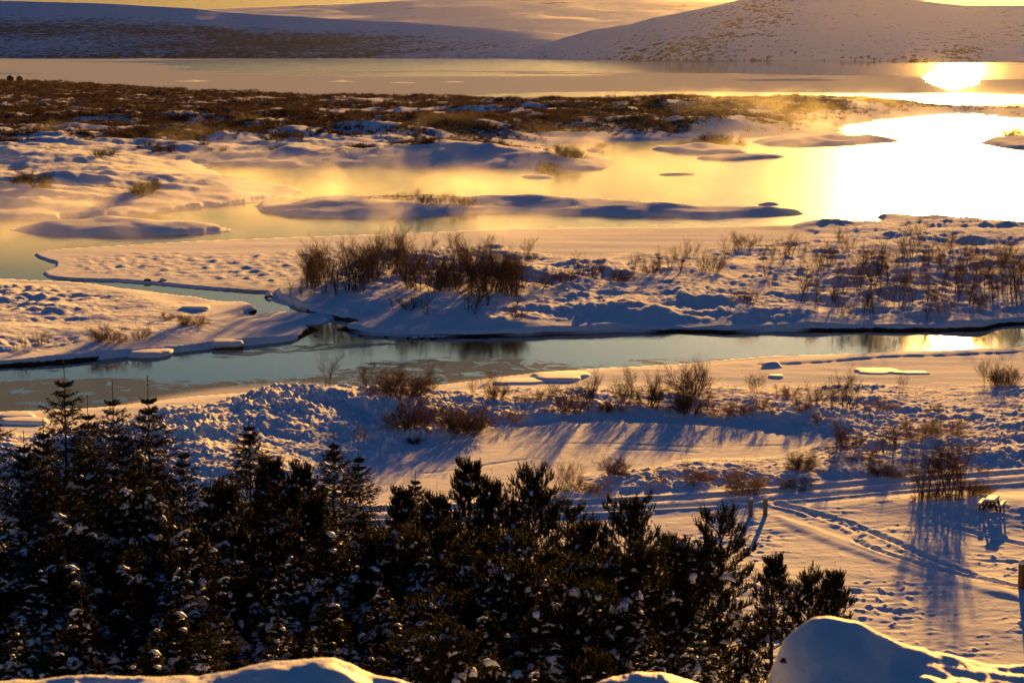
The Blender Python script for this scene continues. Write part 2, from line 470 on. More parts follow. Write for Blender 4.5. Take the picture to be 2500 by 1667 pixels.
        if fld.any():
            d = line_d(TRACK, X, Y)
            fk = fk * sstep(d, 2.2, 4.5)
            fk = fk * (1 - .8 * sstep(poly_sd(LANE, X, Y), -.4, .4))
        dens = .02 + .13 * sstep(Y, 128, 92)
        l1 = np.maximum(gnoise(X / .55, Y / .62, 71) + .35 * gnoise(X / .25, Y / .3, 70) - .34 + dens, 0)
        l2 = np.maximum(gnoise(X / 1.5, Y / 1.9, 72) - .22 + dens * .6, 0)
        l3 = gnoise(X / 1.1, Y / .55, 73)
        fk = fk * (.25 + 1.2 * sstep(fbm(X, Y, 5, 3, 69), -.3, .45))
        h = h + fk * (.22 * l1 + .14 * l2 + .06 * l3 + .03 * gnoise(X / 3.5, Y / 1.3, 74))
        # pond: faint wind ripples and a few cracks
        h = h + np.where(pond > -1, .010 * gnoise(X / 2.6, Y / .9, 75) + .008 * gnoise(X / .8, Y / .4, 76), 0)
        for cr in ([(1020, 1155, .3), (1150, 1140, .3), (1290, 1118, .3), (1500, 1122, .3)], [(1300, 1080, .3), (1500, 1082, .3), (1700, 1090, .3), (1900, 1086, .3)], [(1500, 1096, .3), (1620, 1098, .3), (1700, 1104, .3)]):
            dd = line_d([P(*p) for p in cr], X + .6 * gnoise(X / 5, Y / 5, 77), Y + .8 * gnoise(X / 6, Y / 6, 78))
            h = h - np.where(pond > 0, .07 * np.exp(-(dd / .22) ** 2) * sstep(gnoise(X / 4, Y / 4, 79), -.4, .1), 0)
        # apron of the near river
        apr = inn * (1 - sstep(rn, -2, 1)) * (Y > 140)
        h = h + apr * (.05 * gnoise(X / 6, Y / 2.0, 81) + .10 * gnoise(X / 14, Y / 8, 82))
        # heath: scrubby lumps and wind drifts
        hm = inh
        hlump = fbm(X + 4 * gnoise(X / 20, Y / 20, 40), Y, 17, 3, 39)
        h = h + hm * (1.5 * hlump * (.4 + .6 * sstep(Y, 420, 560)) + .55 * gnoise(X / 7, Y / 6, 85) + .25 * gnoise(X / 2.6, Y / 3, 87) + .5 * np.abs(gnoise(X / 3.5, Y / 4, 86)) + .60 * gnoise((X + Y * .3) / 24, Y / 6.5, 84) + .30 * gnoise((X - Y * .2) / 11, Y / 4, 83))
        att['rough'] = np.clip(f_near + pt + lf + shp * .6 + inh * .5 + .4 * sstep(sds['islet_long'], 1, 4) + .3 * sstep(sds['islet_low'], 1, 4), 0, 1)
        far = sstep(Y + 25 * gnoise(X / 40, Y / 40, 93), P(900, 372)[1], P(900, 340)[1])
        sc = fbm(X, Y, 60, 3, 91) + .9 * fbm(X, Y, 16, 3, 92)
        farb = sstep(Y, P(900, 260)[1], P(900, 215, 4)[1]) * .38
        right = sstep(X / Y, .08, .17) * .22
        att['scrub'] = inh * np.clip(far * sstep(sc + farb - right - .5 * hlump, -1.0, .1) + (1 - far) * .85 * sstep(sc, .02, .5), 0, 1)
        il = np.maximum(sstep(sds['islet_long'], 2, 6), .6 * sstep(sds['bar_b'], 2, 5)) * sstep(X / Y, .06, .0)
        att['scrub'] = np.maximum(att['scrub'], il * .8 * sstep(fbm(X, Y * 1.6, 14, 3, 97), .0, .3))
    # earth showing in the cut banks
    bank = np.maximum.reduce([sds['point'], np.where(X > P(250, 870)[0], -60, sds['left_flat'])])
    att['soil'] = (bank > -6) * (bank < 6) * np.where(Y < P(1300, 760)[1], 1, .35) * sstep(fbm(X, Y, 14, 2, 95), -.45, -.05)
    att['pond'] = pond
    return h, att, sds

# the ground: one sheet, rows and columns spaced so that near ground is finest
vv = np.concatenate([np.arange(62, 420, 1.5), np.arange(420, 1720, 1.9)])
Yr = F_PX * H_CAM / vv
Yr = np.concatenate([[2350.0], Yr[:], np.geomspace(Yr[-1] * .985, 3.0, 60)])
Uc = np.arange(-1660, 1661, 2.5) / F_PX
UU, YY = np.meshgrid(Uc, Yr)
XX = UU * YY
GH, GA, _sd = height(XX, YY)
GND = (Yr[::-1].copy(), Uc, GH[::-1].copy())
def ground_z(x, y):
    """bilinear look-up in the finished ground sheet"""
    yr, uc, g = GND
    y = min(max(y, yr[0]), yr[-1] - 1e-3)
    i = int(np.searchsorted(yr, y)) - 1
    i = max(0, min(i, len(yr) - 2))
    fy = (y - yr[i]) / (yr[i + 1] - yr[i])
    u = (x / y - uc[0]) / (uc[1] - uc[0])
    j = int(max(0, min(u, len(uc) - 2)))
    fx = min(max(u - j, 0), 1)
    a = g[i, j] * (1 - fx) + g[i, j + 1] * fx
    b = g[i + 1, j] * (1 - fx) + g[i + 1, j + 1] * fx
    return float(a * (1 - fy) + b * fy)

def snow_nodes(N, tint=(0.80, 0.83, 0.88)):
    N.set(Base_Color=tint, Roughness=.62)
    N.b.inputs['Specular IOR Level'].default_value = .0
def snow_material():
    N = NT("snow_ground")
    # heather and twigs poking out of the snow, bare earth in the cut banks
    n1 = N.noise(1.4, 4, .65)
    n2 = N.noise(.35, 3, .6)
    v = N.math('ADD', N.math('MULTIPLY', n1, .75), N.math('MULTIPLY', n2, .35))
    thr = N.math('SUBTRACT', v, N.math('SUBTRACT', .80, N.math('MULTIPLY', N.attr('scrub'), .38)))
    f = N.ramp(thr, -.03, .07)
    f = N.math('MULTIPLY', f, N.math('GREATER_THAN', N.attr('scrub'), .02))
    scrubc = N.mix(N.noise(.5, 3), (.050, .027, .017), (.11, .062, .038))
    base = N.mix(f, (.80, .83, .88), scrubc)
    # specks of dry grass in the rough ground
    g1 = N.ramp(N.noise(3.2, 4, .7), .62, .70)
    g = N.math('MULTIPLY', g1, N.math('MULTIPLY', N.attr('rough'), .55))
    base = N.mix(g, base, (.30, .20, .13))
    geo = N.n.new("ShaderNodeNewGeometry"); sx = N.n.new("ShaderNodeSeparateXYZ"); N.l.new(geo.outputs['Position'], sx.inputs[0])
    zf = N.ramp(N.math('SUBTRACT', sx.outputs[2], N.math('MULTIPLY', N.noise(.8, 3, .6), .34)), .0, .14, 1, 0)
    base = N.mix(N.math('MULTIPLY', N.math('MULTIPLY', N.attr('soil'), zf), N.math('LESS_THAN', sx.outputs[2], .6)), base, (.050, .028, .016))
    N.set(Base_Color=base, Roughness=.6)
    N.b.inputs['Specular IOR Level'].default_value = .0
    b1 = N.bump(N.noise(.9, 4, .6), .22, N.math('ADD', .22, N.math('MULTIPLY', N.attr('rough'), .6)))
    N.l.new(b1, N.b.inputs['Normal'])
    # strength of a bump cannot be linked through the helper: wire it
    return N.m
_old_bump = NT.bump
def _bump(self, h, dist, strength=1.0, normal=None):
    b = self.n.new("ShaderNodeBump")
    self.put(b.inputs['Strength'], strength)
    b.inputs['Distance'].default_value = dist
    self.l.new(h, b.inputs['Height'])
    if normal is not None:
        self.l.new(normal, b.inputs['Normal'])
    return b.outputs[0]
NT.bump = _bump
M_SNOW_GROUND = snow_material()
me = np_mesh("ground", np.stack([XX, YY, GH], -1).reshape(-1, 3), grid_faces(*XX.shape)[:, ::-1])
for k in ('scrub', 'soil', 'rough'):
    add_attr(me, k, GA[k])
ground = tag(link("ground", me, M_SNOW_GROUND, smooth=True), kind='structure')
del me

# ------------------------------------------------------------------ lake and river
vw = np.concatenate([[30, 36], np.arange(40, 200, 1.5), np.arange(200, 980, 3.0)])
Yw = F_PX * H_CAM / vw
Uw = np.arange(-2000, 2001, 5.0) / F_PX
UW, YW = np.meshgrid(Uw, Yw)
XW = UW * YW
PX = 1250 + UW * F_PX * 1.0
PYv = 100 + F_PX * H_CAM / YW
PYv = 833.5 - F_PX * np.tan(PITCH - np.arctan(H_CAM / YW))
PXv = 1250 + UW * F_PX / np.cos(PITCH) * 1.0
PXv = 1250 + F_PX * UW / (cP + sP * H_CAM / YW)
def pix_sd(pts):
    """signed distance in photograph pixels, used to lay out the ice on the water"""
    return poly_sd(smooth_poly(pts, 1), PXv, PYv)
nA = fbm(XW, YW * .55, 16, 3, 101)
nB = fbm(XW, YW * .6, 6, 3, 102)
ice = np.zeros(XW.shape)        # thin grey ice
dust = np.zeros(XW.shape)       # wind-packed snow on the ice
river = sstep(PYv, 690, 740)
r1 = pix_sd([(-300, 930), (0, 925), (270, 912), (420, 925), (640, 925), (800, 905), (900, 880), (1130, 864), (1264, 868), (1420, 890), (1560, 903), (1500, 960), (700, 1100), (-300, 1100)])
r2 = pix_sd([(1500, 876), (1620, 862), (1760, 868), (1900, 876), (1800, 905), (1560, 905)])
r3 = pix_sd([(680, 842), (820, 836), (1020, 836), (900, 848), (720, 860), (560, 875), (500, 870)])
r4 = pix_sd([(-300, 885), (0, 900), (300, 880), (420, 870), (380, 905), (100, 950), (-300, 960)])
ice = np.maximum.reduce([sstep(r1, -14, 16), .75 * sstep(r2, -10, 12), .9 * sstep(r3, -5, 4), .55 * sstep(r4, -12, 10)])
rd = pix_sd([(150, 1020), (330, 975), (520, 945), (640, 934), (760, 932), (860, 946), (1000, 946), (1150, 922), (1250, 912), (1300, 1000), (200, 1100)])
dust = sstep(rd, -16, 22) * .9 * river
ice *= river
# the far lake
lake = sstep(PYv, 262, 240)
st = fbm(XW, YW, 330, 4, 105)
st2 = fbm(XW * .25, YW, 120, 3, 106)
dk = np.interp(PYv, [140, 150, 158, 166, 174, 184, 190, 200, 222, 232, 240], [.55, .25, .15, .15, .20, .35, .95, 1, 1, .55, .4])
dk_l = np.interp(PYv, [140, 145, 160, 175, 180, 190, 222, 232, 240], [.25, .6, .85, .7, .5, 1, 1, 1, 1])
lw = sstep(PXv, 620, 250)
dk = dk * (1 - lw) + dk_l * lw
rr = sstep(PXv, 1650, 2000)
dk_r = np.interp(PYv, [140, 170, 196, 205, 226, 229, 240], [.22, .12, .2, .9, .95, .1, 0])
dk = dk * (1 - rr) + dk_r * rr
d_lake = sstep(dk + .55 * st + .35 * st2, .30, .62)
gl = pix_sd([(2252, 190), (2270, 180), (2320, 176), (2370, 180), (2392, 194), (2372, 210), (2330, 219), (2290, 212)])
hole = sstep(gl + 10 * fbm(XW * .35, YW, 45, 3, 108) + 4 * fbm(XW, YW, 120, 3, 107), -3, 3)
strip = pix_sd([(1130, 232), (1400, 224), (1800, 225), (2200, 230), (2700, 235), (2700, 262), (2200, 262), (1130, 262)])
open_strip = sstep(strip, -1.5, 1.5)
d_lake = d_lake * (1 - hole) * (1 - open_strip)
dust = np.maximum(dust, d_lake * lake)
ice = np.maximum(ice, lake * (1 - hole) * (1 - open_strip) * .8)
rip = sstep(PYv, 262, 275) * (1 - sstep(PYv, 560, 640)) + lake * np.clip(hole + open_strip, 0, 1)
# the open lagoon is rippled by the current, calmer towards its left end
rip_amt = np.maximum(rip * (.22 + .63 * sstep(PXv, 1600, 2080)), lake * .38 * (1 - sstep(PXv, 1300, 1750)))
me = np_mesh("water", np.stack([XW, YW, np.zeros_like(XW)], -1).reshape(-1, 3), grid_faces(*XW.shape)[:, ::-1])
add_attr(me, 'ice', ice); add_attr(me, 'dust', dust); add_attr(me, 'rip', rip_amt); add_attr(me, 'lake', lake)
N = NT("water_and_ice")
sw = N.noise(.24, 5, .64, stretch=(.8, .8, 1), dist=2.2)
sw2 = N.noise(1.0, 4, .65, stretch=(.5, 1, 1), dist=1.0)
v = N.math('ADD', N.math('MULTIPLY', sw, .8), N.math('MULTIPLY', sw2, .2))
icef = N.ramp(N.math('ADD', v, N.math('MULTIPLY', N.attr('ice'), .30)), .715, .765)
dustn = N.math('ADD', N.math('MULTIPLY', N.attr('dust'), 1.15), N.math('MULTIPLY', N.math('SUBTRACT', N.noise(.22, 5, .65, stretch=(.35, 1, 1)), .5), .7))
dustf = N.ramp(dustn, .25, .95)
col = N.mix(icef, (.006, .012, .016), (.095, .11, .135))
rough = N.math('ADD', .055, N.math('MULTIPLY', N.attr('rip'), .27))
rough = N.math('ADD', rough, N.math('MULTIPLY', N.math('MULTIPLY', icef, .16), N.math('SUBTRACT', 1.0, N.attr('lake'))))
N.set(Base_Color=col, Roughness=rough)
N.b.inputs['IOR'].default_value = 1.34
N.put(N.b.inputs['Specular IOR Level'], N.math('MULTIPLY', .5, N.math('SUBTRACT', 1.0, N.math('MULTIPLY', icef, N.math('SUBTRACT', .965, N.math('MULTIPLY', N.attr('lake'), .7))))))
wv = N.noise(1.2, 3, .6, stretch=(.6, 1.4, 1))
N.l.new(N.bump(wv, .02, N.math('MULTIPLY', .35, N.math('MAXIMUM', N.math('SUBTRACT', 1.0, N.attr('lake')), N.math('MULTIPLY', N.attr('rip'), .5)))), N.b.inputs['Normal'])
dd = N.n.new("ShaderNodeBsdfDiffuse")
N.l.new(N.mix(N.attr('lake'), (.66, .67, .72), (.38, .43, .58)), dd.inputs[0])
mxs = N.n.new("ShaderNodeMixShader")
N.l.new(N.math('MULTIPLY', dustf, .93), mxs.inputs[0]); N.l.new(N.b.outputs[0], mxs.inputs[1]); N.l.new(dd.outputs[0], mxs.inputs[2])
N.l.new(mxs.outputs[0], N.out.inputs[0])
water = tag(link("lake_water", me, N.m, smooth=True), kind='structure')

# ------------------------------------------------------------------ far shore, hills and mountain
def rock_snow(name, scale, amount, brown=(.060, .036, .022), stretch=None, bias_attr=None):
    N = NT(name)
    n1 = N.noise(scale, 6, .74, stretch=stretch)
    n2 = N.noise(scale * .14, 4, .6, stretch=stretch)
    v = N.math('ADD', N.math('MULTIPLY', n1, .95), N.math('MULTIPLY', n2, .20))
    v = N.math('ADD', v, N.math('MULTIPLY', N.attr('scrub'), amount))
    f = N.ramp(v, .715, .775)
    N.set(Base_Color=N.mix(f, (.78, .81, .87), brown), Roughness=.7)
    N.b.inputs['Specular IOR Level'].default_value = .2
    N.l.new(N.bump(N.noise(scale * .5, 5, .65), 1.5 / max(scale * 20, 1), .6), N.b.inputs['Normal'])
    return N.m

def hill_mesh(name, u0, u1, nu, yfun0, ridge, ycrest, ny, noise_amp, mat, scrub=None, power=.8, seed=0, back=1.25):
    """slope rising from the shore distance yfun0(px) to a ridge line given in pixels, then falling behind"""
    px = np.linspace(u0, u1, nu)
    t = np.concatenate([np.linspace(0, 1, ny), np.linspace(1.02, back, 12)])
    PXg, T = np.meshgrid(px, t)
    y0 = np.interp(PXg, *zip(*yfun0))
    rp = np.interp(PXg, *zip(*ridge))
    yc = np.interp(PXg, *zip(*ycrest))
    Yg = y0 + (yc - y0) * T
    Xg = (PXg - 1250) / F_PX * Yg
    zr = H_CAM + yc * np.tan(np.arctan((833.5 - rp) / F_PX) - PITCH)
    zr = np.maximum(zr, 1)
    prof = np.where(T <= 1, T ** power, np.maximum(1 - ((T - 1) * 2.2), -.3))
    # rounding near the crest
    Zg = zr * prof - 1.5 * (T < .001)
    nz = fbm(Xg, Yg, 420, 5, seed, .5) * noise_amp + fbm(Xg, Yg, 60, 4, seed + 7, .55) * noise_amp * .22
    Zg = Zg + nz * np.clip(T * 4, 0, 1) * np.clip(1.25 - np.abs(T - .0), .25, 1)
    Zg = np.where(T < .001, -2, Zg)
    me = np_mesh(name, np.stack([Xg, Yg, Zg], -1).reshape(-1, 3), grid_faces(*Xg.shape))
    add_attr(me, 'scrub', scrub(PXg, T, Xg, Yg) if scrub else np.zeros(Xg.shape))
    return tag(link(name, me, mat, smooth=True), kind='structure')

shore = [(-900, 3450), (0, 3400), (1250, 3150), (1700, 2900), (2500, 2750), (3400, 2700)]
def scr_left(px, T, X, Y):
    band = np.interp(T, [0, .12, .3, .5, .62, .74, 1], [.85, .75, .9, .95, .62, .18, .05])
    fade = np.interp(px, [0, 700, 1000, 1300, 1500], [1, .95, .62, .35, .2])
    nn = fbm(X * .35, Y, 500, 4, 205)
    return np.clip(band * fade + .65 * nn, -.2, 1.15)
hill_mesh("far_shore_hills", -900, 1900, 420, shore, [(-900, -25), (0, 1), (280, 9), (480, 21), (560, 30), (760, 43), (1000, 55), (1250, 74), (1500, 92), (1900, 112)],
          [(-900, 3980), (0, 3930), (560, 3800), (1250, 3480), (1900, 3200)], 220, 3.5,
          rock_snow("hill_heath", .17, .235, brown=(.040, .024, .017), stretch=(.45, 1, 1)), scr_left, power=1.0, seed=210)
hill_mesh("distant_plateau", 200, 3300, 300, [(200, 9300), (3300, 9300)], [(200, 60), (420, 28), (540, 22), (700, 16), (850, 11), (1000, 1), (1150, -4), (1350, -3), (1460, 0), (1560, 0), (1640, 2), (1780, 6), (2500, 20), (3300, 25)],
          [(200, 11000), (3300, 11000)], 160, 10.0, rock_snow("plateau_snow", .004, .20, brown=(.11, .09, .08), stretch=(.4, 1, 1)),
          lambda px, T, X, Y: .25 + .7 * fbm(X * .3, Y, 1500, 4, 221), power=.9, seed=220)
def scr_mtn(px, T, X, Y):
    a = np.interp(px, [1250, 1450, 1600, 1800, 2000, 2150, 2600], [.3, .75, .8, .65, .35, .4, .5])
    b = np.interp(T, [0, .06, .2, .5, .8, 1], [1.1, .85, .75, .65, .35, .2])
    return np.clip(a * b + .55 * fbm(X, Y, 260, 4, 233), -.3, 1.1)
hill_mesh("mountain", 1240, 3600, 360, [(1240, 3140), (1700, 2900), (2500, 2750), (3600, 2700)],
          [(1240, 142), (1300, 117), (1372, 94), (1444, 74), (1535, 60), (1589, 43), (1650, 32), (1722, 18), (1795, 1), (1900, -16), (2000, -24), (2110, -18), (2200, -4), (2240, 3), (2282, 9), (2337, 14), (2500, 15), (3600, 10)],
          [(1240, 3180), (1500, 3160), (2000, 3160), (3600, 3150)], 200, 7.0, rock_snow("mountain_snow", .10, .245, brown=(.085, .05, .028)), scr_mtn, power=.85, seed=230)

# ================================================================== PLANT BUILDERS
RNG = random.Random(7)
def rot_vec(v, ax, ang):
    return Matrix.Rotation(ang, 3, ax) @ v
def tubes(segs, sides=3):
    """segs: list of (p0, p1, r0, r1); returns verts, quads"""
    if not segs:
        return np.zeros((0, 3)), np.zeros((0, 4), int)
    p0 = np.array([s[0][:] for s in segs]); p1 = np.array([s[1][:] for s in segs])
    r0 = np.array([s[2] for s in segs])[:, None, None]; r1 = np.array([s[3] for s in segs])[:, None, None]
    d = p1 - p0
    d /= np.linalg.norm(d, axis=1, keepdims=True) + 1e-9
    ref = np.where(np.abs(d[:, 2:3]) < .9, np.array([[0, 0, 1.0]]), np.array([[1.0, 0, 0]]))
    a = np.cross(d, ref); a /= np.linalg.norm(a, axis=1, keepdims=True)
    b = np.cross(d, a)
    th = np.arange(sides) * 2 * math.pi / sides
    ring = a[:, None, :] * np.cos(th)[None, :, None] + b[:, None, :] * np.sin(th)[None, :, None]
    V = np.stack([p0[:, None, :] + ring * r0, p1[:, None, :] + ring * r1], 1).reshape(-1, 3)
    n = len(segs)
    base = (np.arange(n) * 2 * sides)[:, None]
    k = np.arange(sides)[None, :]
    k2 = (k + 1) % sides
    Fq = np.stack([base + k, base + k2, base + sides + k2, base + sides + k], -1).reshape(-1, 4)
    return V, Fq
def _ico(sub):
    import bmesh
    bm = bmesh.new()
    bmesh.ops.create_icosphere(bm, subdivisions=sub, radius=1)
    V = np.array([v.co[:] for v in bm.verts]); Fc = np.array([[v.index for v in f.verts] for f in bm.faces])
    bm.free()
    return V, Fc
ICO1, ICO2 = _ico(1), _ico(2)
def blobs(items, ico, seed=0):
    """items: (centre, (rx, ry, rz), heading, droop)"""
    if not items:
        return np.zeros((0, 3)), np.zeros((0, 3), int)
    rs = np.random.RandomState(seed)
    V0, F0 = ico
    Vs, Fs = [], []
    for i, (c, r, hd, dr) in enumerate(items):
        k = rs.uniform(.7, 1.3, 3); ph = rs.uniform(0, 6, 3)
        n = 1 + .16 * np.sin(V0[:, 0] * 3.1 * k[0] + ph[0]) + .16 * np.sin(V0[:, 1] * 3.7 * k[1] + ph[1]) + .12 * np.sin(V0[:, 2] * 4.3 * k[2] + ph[2])
        v = V0 * n[:, None] * np.array(r)
        v[:, 2] = np.where(v[:, 2] < 0, v[:, 2] * .45, v[:, 2])
        v[:, 2] -= .5 * dr * v[:, 0] ** 2 / max(r[0], 1e-3)
        ch, sh = math.cos(hd), math.sin(hd)
        x = v[:, 0] * ch - v[:, 1] * sh; y = v[:, 0] * sh + v[:, 1] * ch
        Vs.append(np.stack([x, y, v[:, 2]], 1) + np.array(c))
        Fs.append(F0 + i * len(V0))
    return np.concatenate(Vs), np.concatenate(Fs)
def needles(shoots, per, ln, wd, spread, seed):
    """shoots: (p0, p1); spiky clusters of flat needles round each shoot"""
    rs = np.random.RandomState(seed)
    p0 = np.array([s[0][:] for s in shoots]); p1 = np.array([s[1][:] for s in shoots])
    n = len(shoots)
    d = p1 - p0; L = np.linalg.norm(d, axis=1, keepdims=True); d = d / (L + 1e-9)
    ref = np.where(np.abs(d[:, 2:3]) < .9, np.array([[0, 0, 1.0]]), np.array([[1.0, 0, 0]]))
    a = np.cross(d, ref); a /= np.linalg.norm(a, axis=1, keepdims=True); b = np.cross(d, a)
    t = rs.uniform(0, 1.02, (n, per)); th = rs.uniform(0, 2 * math.pi, (n, per))
    rad = a[:, None] * np.cos(th)[..., None] + b[:, None] * np.sin(th)[..., None]
    base = p0[:, None] + d[:, None] * (L[:, None] * t[..., None])
    sp = spread * rs.uniform(.6, 1.25, (n, per, 1))
    dirv = d[:, None] + rad * sp; dirv /= np.linalg.norm(dirv, axis=2, keepdims=True)
    side = np.cross(dirv, rad); side /= np.linalg.norm(side, axis=2, keepdims=True) + 1e-9
    l = ln * rs.uniform(.6, 1.2, (n, per, 1))
    w = wd * rs.uniform(.7, 1.3, (n, per, 1))
    A = base - side * w * .5; B = base + side * w * .5; C = base + dirv * l
    V = np.stack([A, B, C], 2).reshape(-1, 3)
    return V, np.arange(len(V)).reshape(-1, 3)

def mat_bark(name, c1, c2):
    N = NT(name)
    N.set(Base_Color=N.mix(N.noise(6, 4, .6, stretch=(1, 1, .3)), c1, c2), Roughness=.85)
    N.b.inputs['Specular IOR Level'].default_value = .15
    return N.m
def mat_foliage(name, c1, c2, c3, transl=.3, nscale=1.3):
    N = NT(name)
    c = N.mix(N.ramp(N.noise(nscale, 3), .35, .65), c1, c2)
    c = N.mix(N.ramp(N.noise(nscale * 5, 2), .52, .68), c, c3)
    N.set(Base_Color=c, Roughness=.85)
    N.b.inputs['Specular IOR Level'].default_value = .06
    tr = N.n.new("ShaderNodeBsdfTranslucent")
    N.l.new(c, tr.inputs[0])
    mx = N.n.new("ShaderNodeMixShader")
    mx.inputs[0].default_value = transl
    N.l.new(N.b.outputs[0], mx.inputs[1]); N.l.new(tr.outputs[0], mx.inputs[2])
    N.l.new(mx.outputs[0], N.out.inputs[0])
    return N.m
def mat_snow(name="snow"):
    N = NT(name)
    N.set(Base_Color=(.80, .83, .88), Roughness=.7)
    N.b.inputs['Specular IOR Level'].default_value = .05
    N.b.inputs['Subsurface Weight'].default_value = 0
    N.l.new(N.bump(N.noise(9, 3, .6), .02, .5), N.b.inputs['Normal'])
    return N.m
M_SNOW = mat_snow()
M_BARK = mat_bark("conifer_bark", (.030, .022, .016), (.075, .052, .036))
M_SPRUCE = mat_foliage("spruce_needles", (.012, .015, .008), (.024, .022, .011), (.058, .036, .015), .12)
M_PINE = mat_foliage("pine_needles", (.013, .016, .008), (.026, .024, .010), (.062, .040, .016), .12)
M_STEM = mat_bark("birch_bark", (.045, .028, .020), (.10, .065, .048))
M_TWIG = mat_foliage("twigs", (.085, .048, .030), (.13, .075, .048), (.34, .26, .21), .3, .9)
M_FROST = mat_foliage("frosted_twigs", (.20, .13, .09), (.30, .22, .17), (.62, .56, .52), .35, .9)
M_HEATH = mat_foliage("heath_twigs", (.035, .018, .012), (.062, .032, .020), (.13, .095, .075), .12, .25)
M_GRASS = mat_foliage("dry_grass", (.20, .13, .075), (.32, .23, .15), (.60, .54, .48), .4, .5)

# ------------------------------------------------------------------ bare shrubs and small birches
def grow(rng, p, d, L, r, depth, segs, maxd, up, spread, kids, curl):
    n = 3 if depth < maxd else 2
    step = L / n
    for i in range(n):
        d = (d + Vector((rng.gauss(0, curl), rng.gauss(0, curl), rng.gauss(0, curl) + up))).normalized()
        q = p + d * step
        r2 = max(r * (1 - .26), .0035)
        segs[min(depth, 3)].append((p, q, r, r2))
        if depth < maxd:
            for _ in range(kids[depth] if i else max(kids[depth] - 1, 1)):
                ax = Vector((rng.gauss(0, 1), rng.gauss(0, 1), rng.gauss(0, .4))).normalized()
                dd = rot_vec(d, d.cross(ax).normalized(), rng.uniform(spread * .5, spread * 1.2))
                pp = p.lerp(q, rng.uniform(.2, 1))
                grow(rng, pp, dd, L * rng.uniform(.42, .68), r2 * .6, depth + 1, segs, maxd, up, spread, kids, curl)
        p, r = q, r2
def shrub_meshes(name, seed, stems, lean, h, maxd, up, spread, kids, r0, ring=.2, curl=.09):
    rng = random.Random(seed)
    segs = [[], [], [], []]
    for k in range(stems):
        a = k * 2 * math.pi / stems + rng.uniform(-.5, .5)
        ln = lean * rng.uniform(.3, 1.2)
        d = Vector((math.cos(a) * ln, math.sin(a) * ln, 1)).normalized()
        p = Vector((math.cos(a), math.sin(a), 0)) * ring * rng.uniform(.1, 1) + Vector((0, 0, -.25))
        grow(rng, p, d, h * rng.uniform(.62, 1.0), r0 * rng.uniform(.7, 1.1), 0, segs, maxd, up, spread, kids, curl)
    V1, F1 = tubes(segs[0] + segs[1], 4)
    V2, F2 = tubes(segs[2] + segs[3], 3)
    return np_mesh(name + "_stems", V1, F1), np_mesh(name + "_twigs", V2, F2)
SHRUB = {}
def shrub_proto(key, twig_mat, *a, **k):
    st, tw = shrub_meshes(key, *a, **k)
    st.materials.append(M_STEM); tw.materials.append(twig_mat)
    SHRUB[key] = (st, tw)
shrub_proto('birch_a', M_TWIG, 11, 3, .20, 2.3, 3, .10, .62, (2, 3, 2), .040)
shrub_proto('birch_b', M_TWIG, 12, 2, .22, 2.6, 3, .12, .55, (3, 3, 2), .045)
shrub_proto('birch_c', M_TWIG, 13, 5, .30, 2.0, 3, .10, .60, (2, 2, 2), .032, ring=.25)
shrub_proto('willow_a', M_TWIG, 21, 9, .85, 1.35, 3, .03, .60, (3, 2, 2), .024, ring=.4, curl=.14)
shrub_proto('willow_b', M_TWIG, 22, 12, 1.15, 1.15, 3, .05, .65, (3, 2, 2), .020, ring=.3, curl=.15)
shrub_proto('frost_a', M_FROST, 31, 10, .95, .95, 3, .04, .65, (3, 2, 2), .014, ring=.4, curl=.16)
shrub_proto('frost_b', M_FROST, 32, 4, .30, 1.5, 3, .10, .55, (3, 2, 2), .018, ring=.3)
shrub_proto('sapling', M_TWIG, 41, 2, .16, 1.6, 3, .12, .55, (3, 2, 2), .018, ring=.15)
shrub_proto('heath_a', M_HEATH, 51, 12, 1.2, 1.1, 3, .03, .75, (3, 3, 1), .034, ring=.4, curl=.15)
shrub_proto('heath_b', M_HEATH, 52, 10, .8, 1.3, 3, .05, .65, (3, 3, 1), .036, ring=.4, curl=.14)

def ordinal(n):
    one = ['', 'first', 'second', 'third', 'fourth', 'fifth', 'sixth', 'seventh', 'eighth', 'ninth', 'tenth', 'eleventh', 'twelfth', 'thirteenth', 'fourteenth', 'fifteenth', 'sixteenth', 'seventeenth', 'eighteenth', 'nineteenth']
    ten = ['', '', 'twenty', 'thirty', 'forty', 'fifty', 'sixty', 'seventy', 'eighty', 'ninety']
    if n < 20: return one[n]
    if n >= 100: return 'hundred-and-' + (ordinal(n - 100) if n > 100 else 'zeroth')
    return ten[n // 10][:-1] + 'ieth' if n % 10 == 0 else ten[n // 10] + '-' + one[n % 10]

def put_parts(root, parts):
    for nm, me in parts:
        c = bpy.data.objects.new(nm, me)
        COL.objects.link(c)
        c.parent = root
def plant_shrub(key, x, y, height_m, rz, name, label, cat, group, width=1.0):
    st, tw = SHRUB[key]
    tall = max(v.co.z for v in st.vertices) if key not in _TALL else _TALL[key]
    _TALL[key] = tall
    s = height_m / (tall * .94)
    r = empty(name, (x, y, ground_z(x, y) - .05), rz, label, cat, group)
    r.scale = (s * width, s * width, s)
    put_parts(r, [('stems', st), ('twigs', tw)])
    return r
_TALL = {}

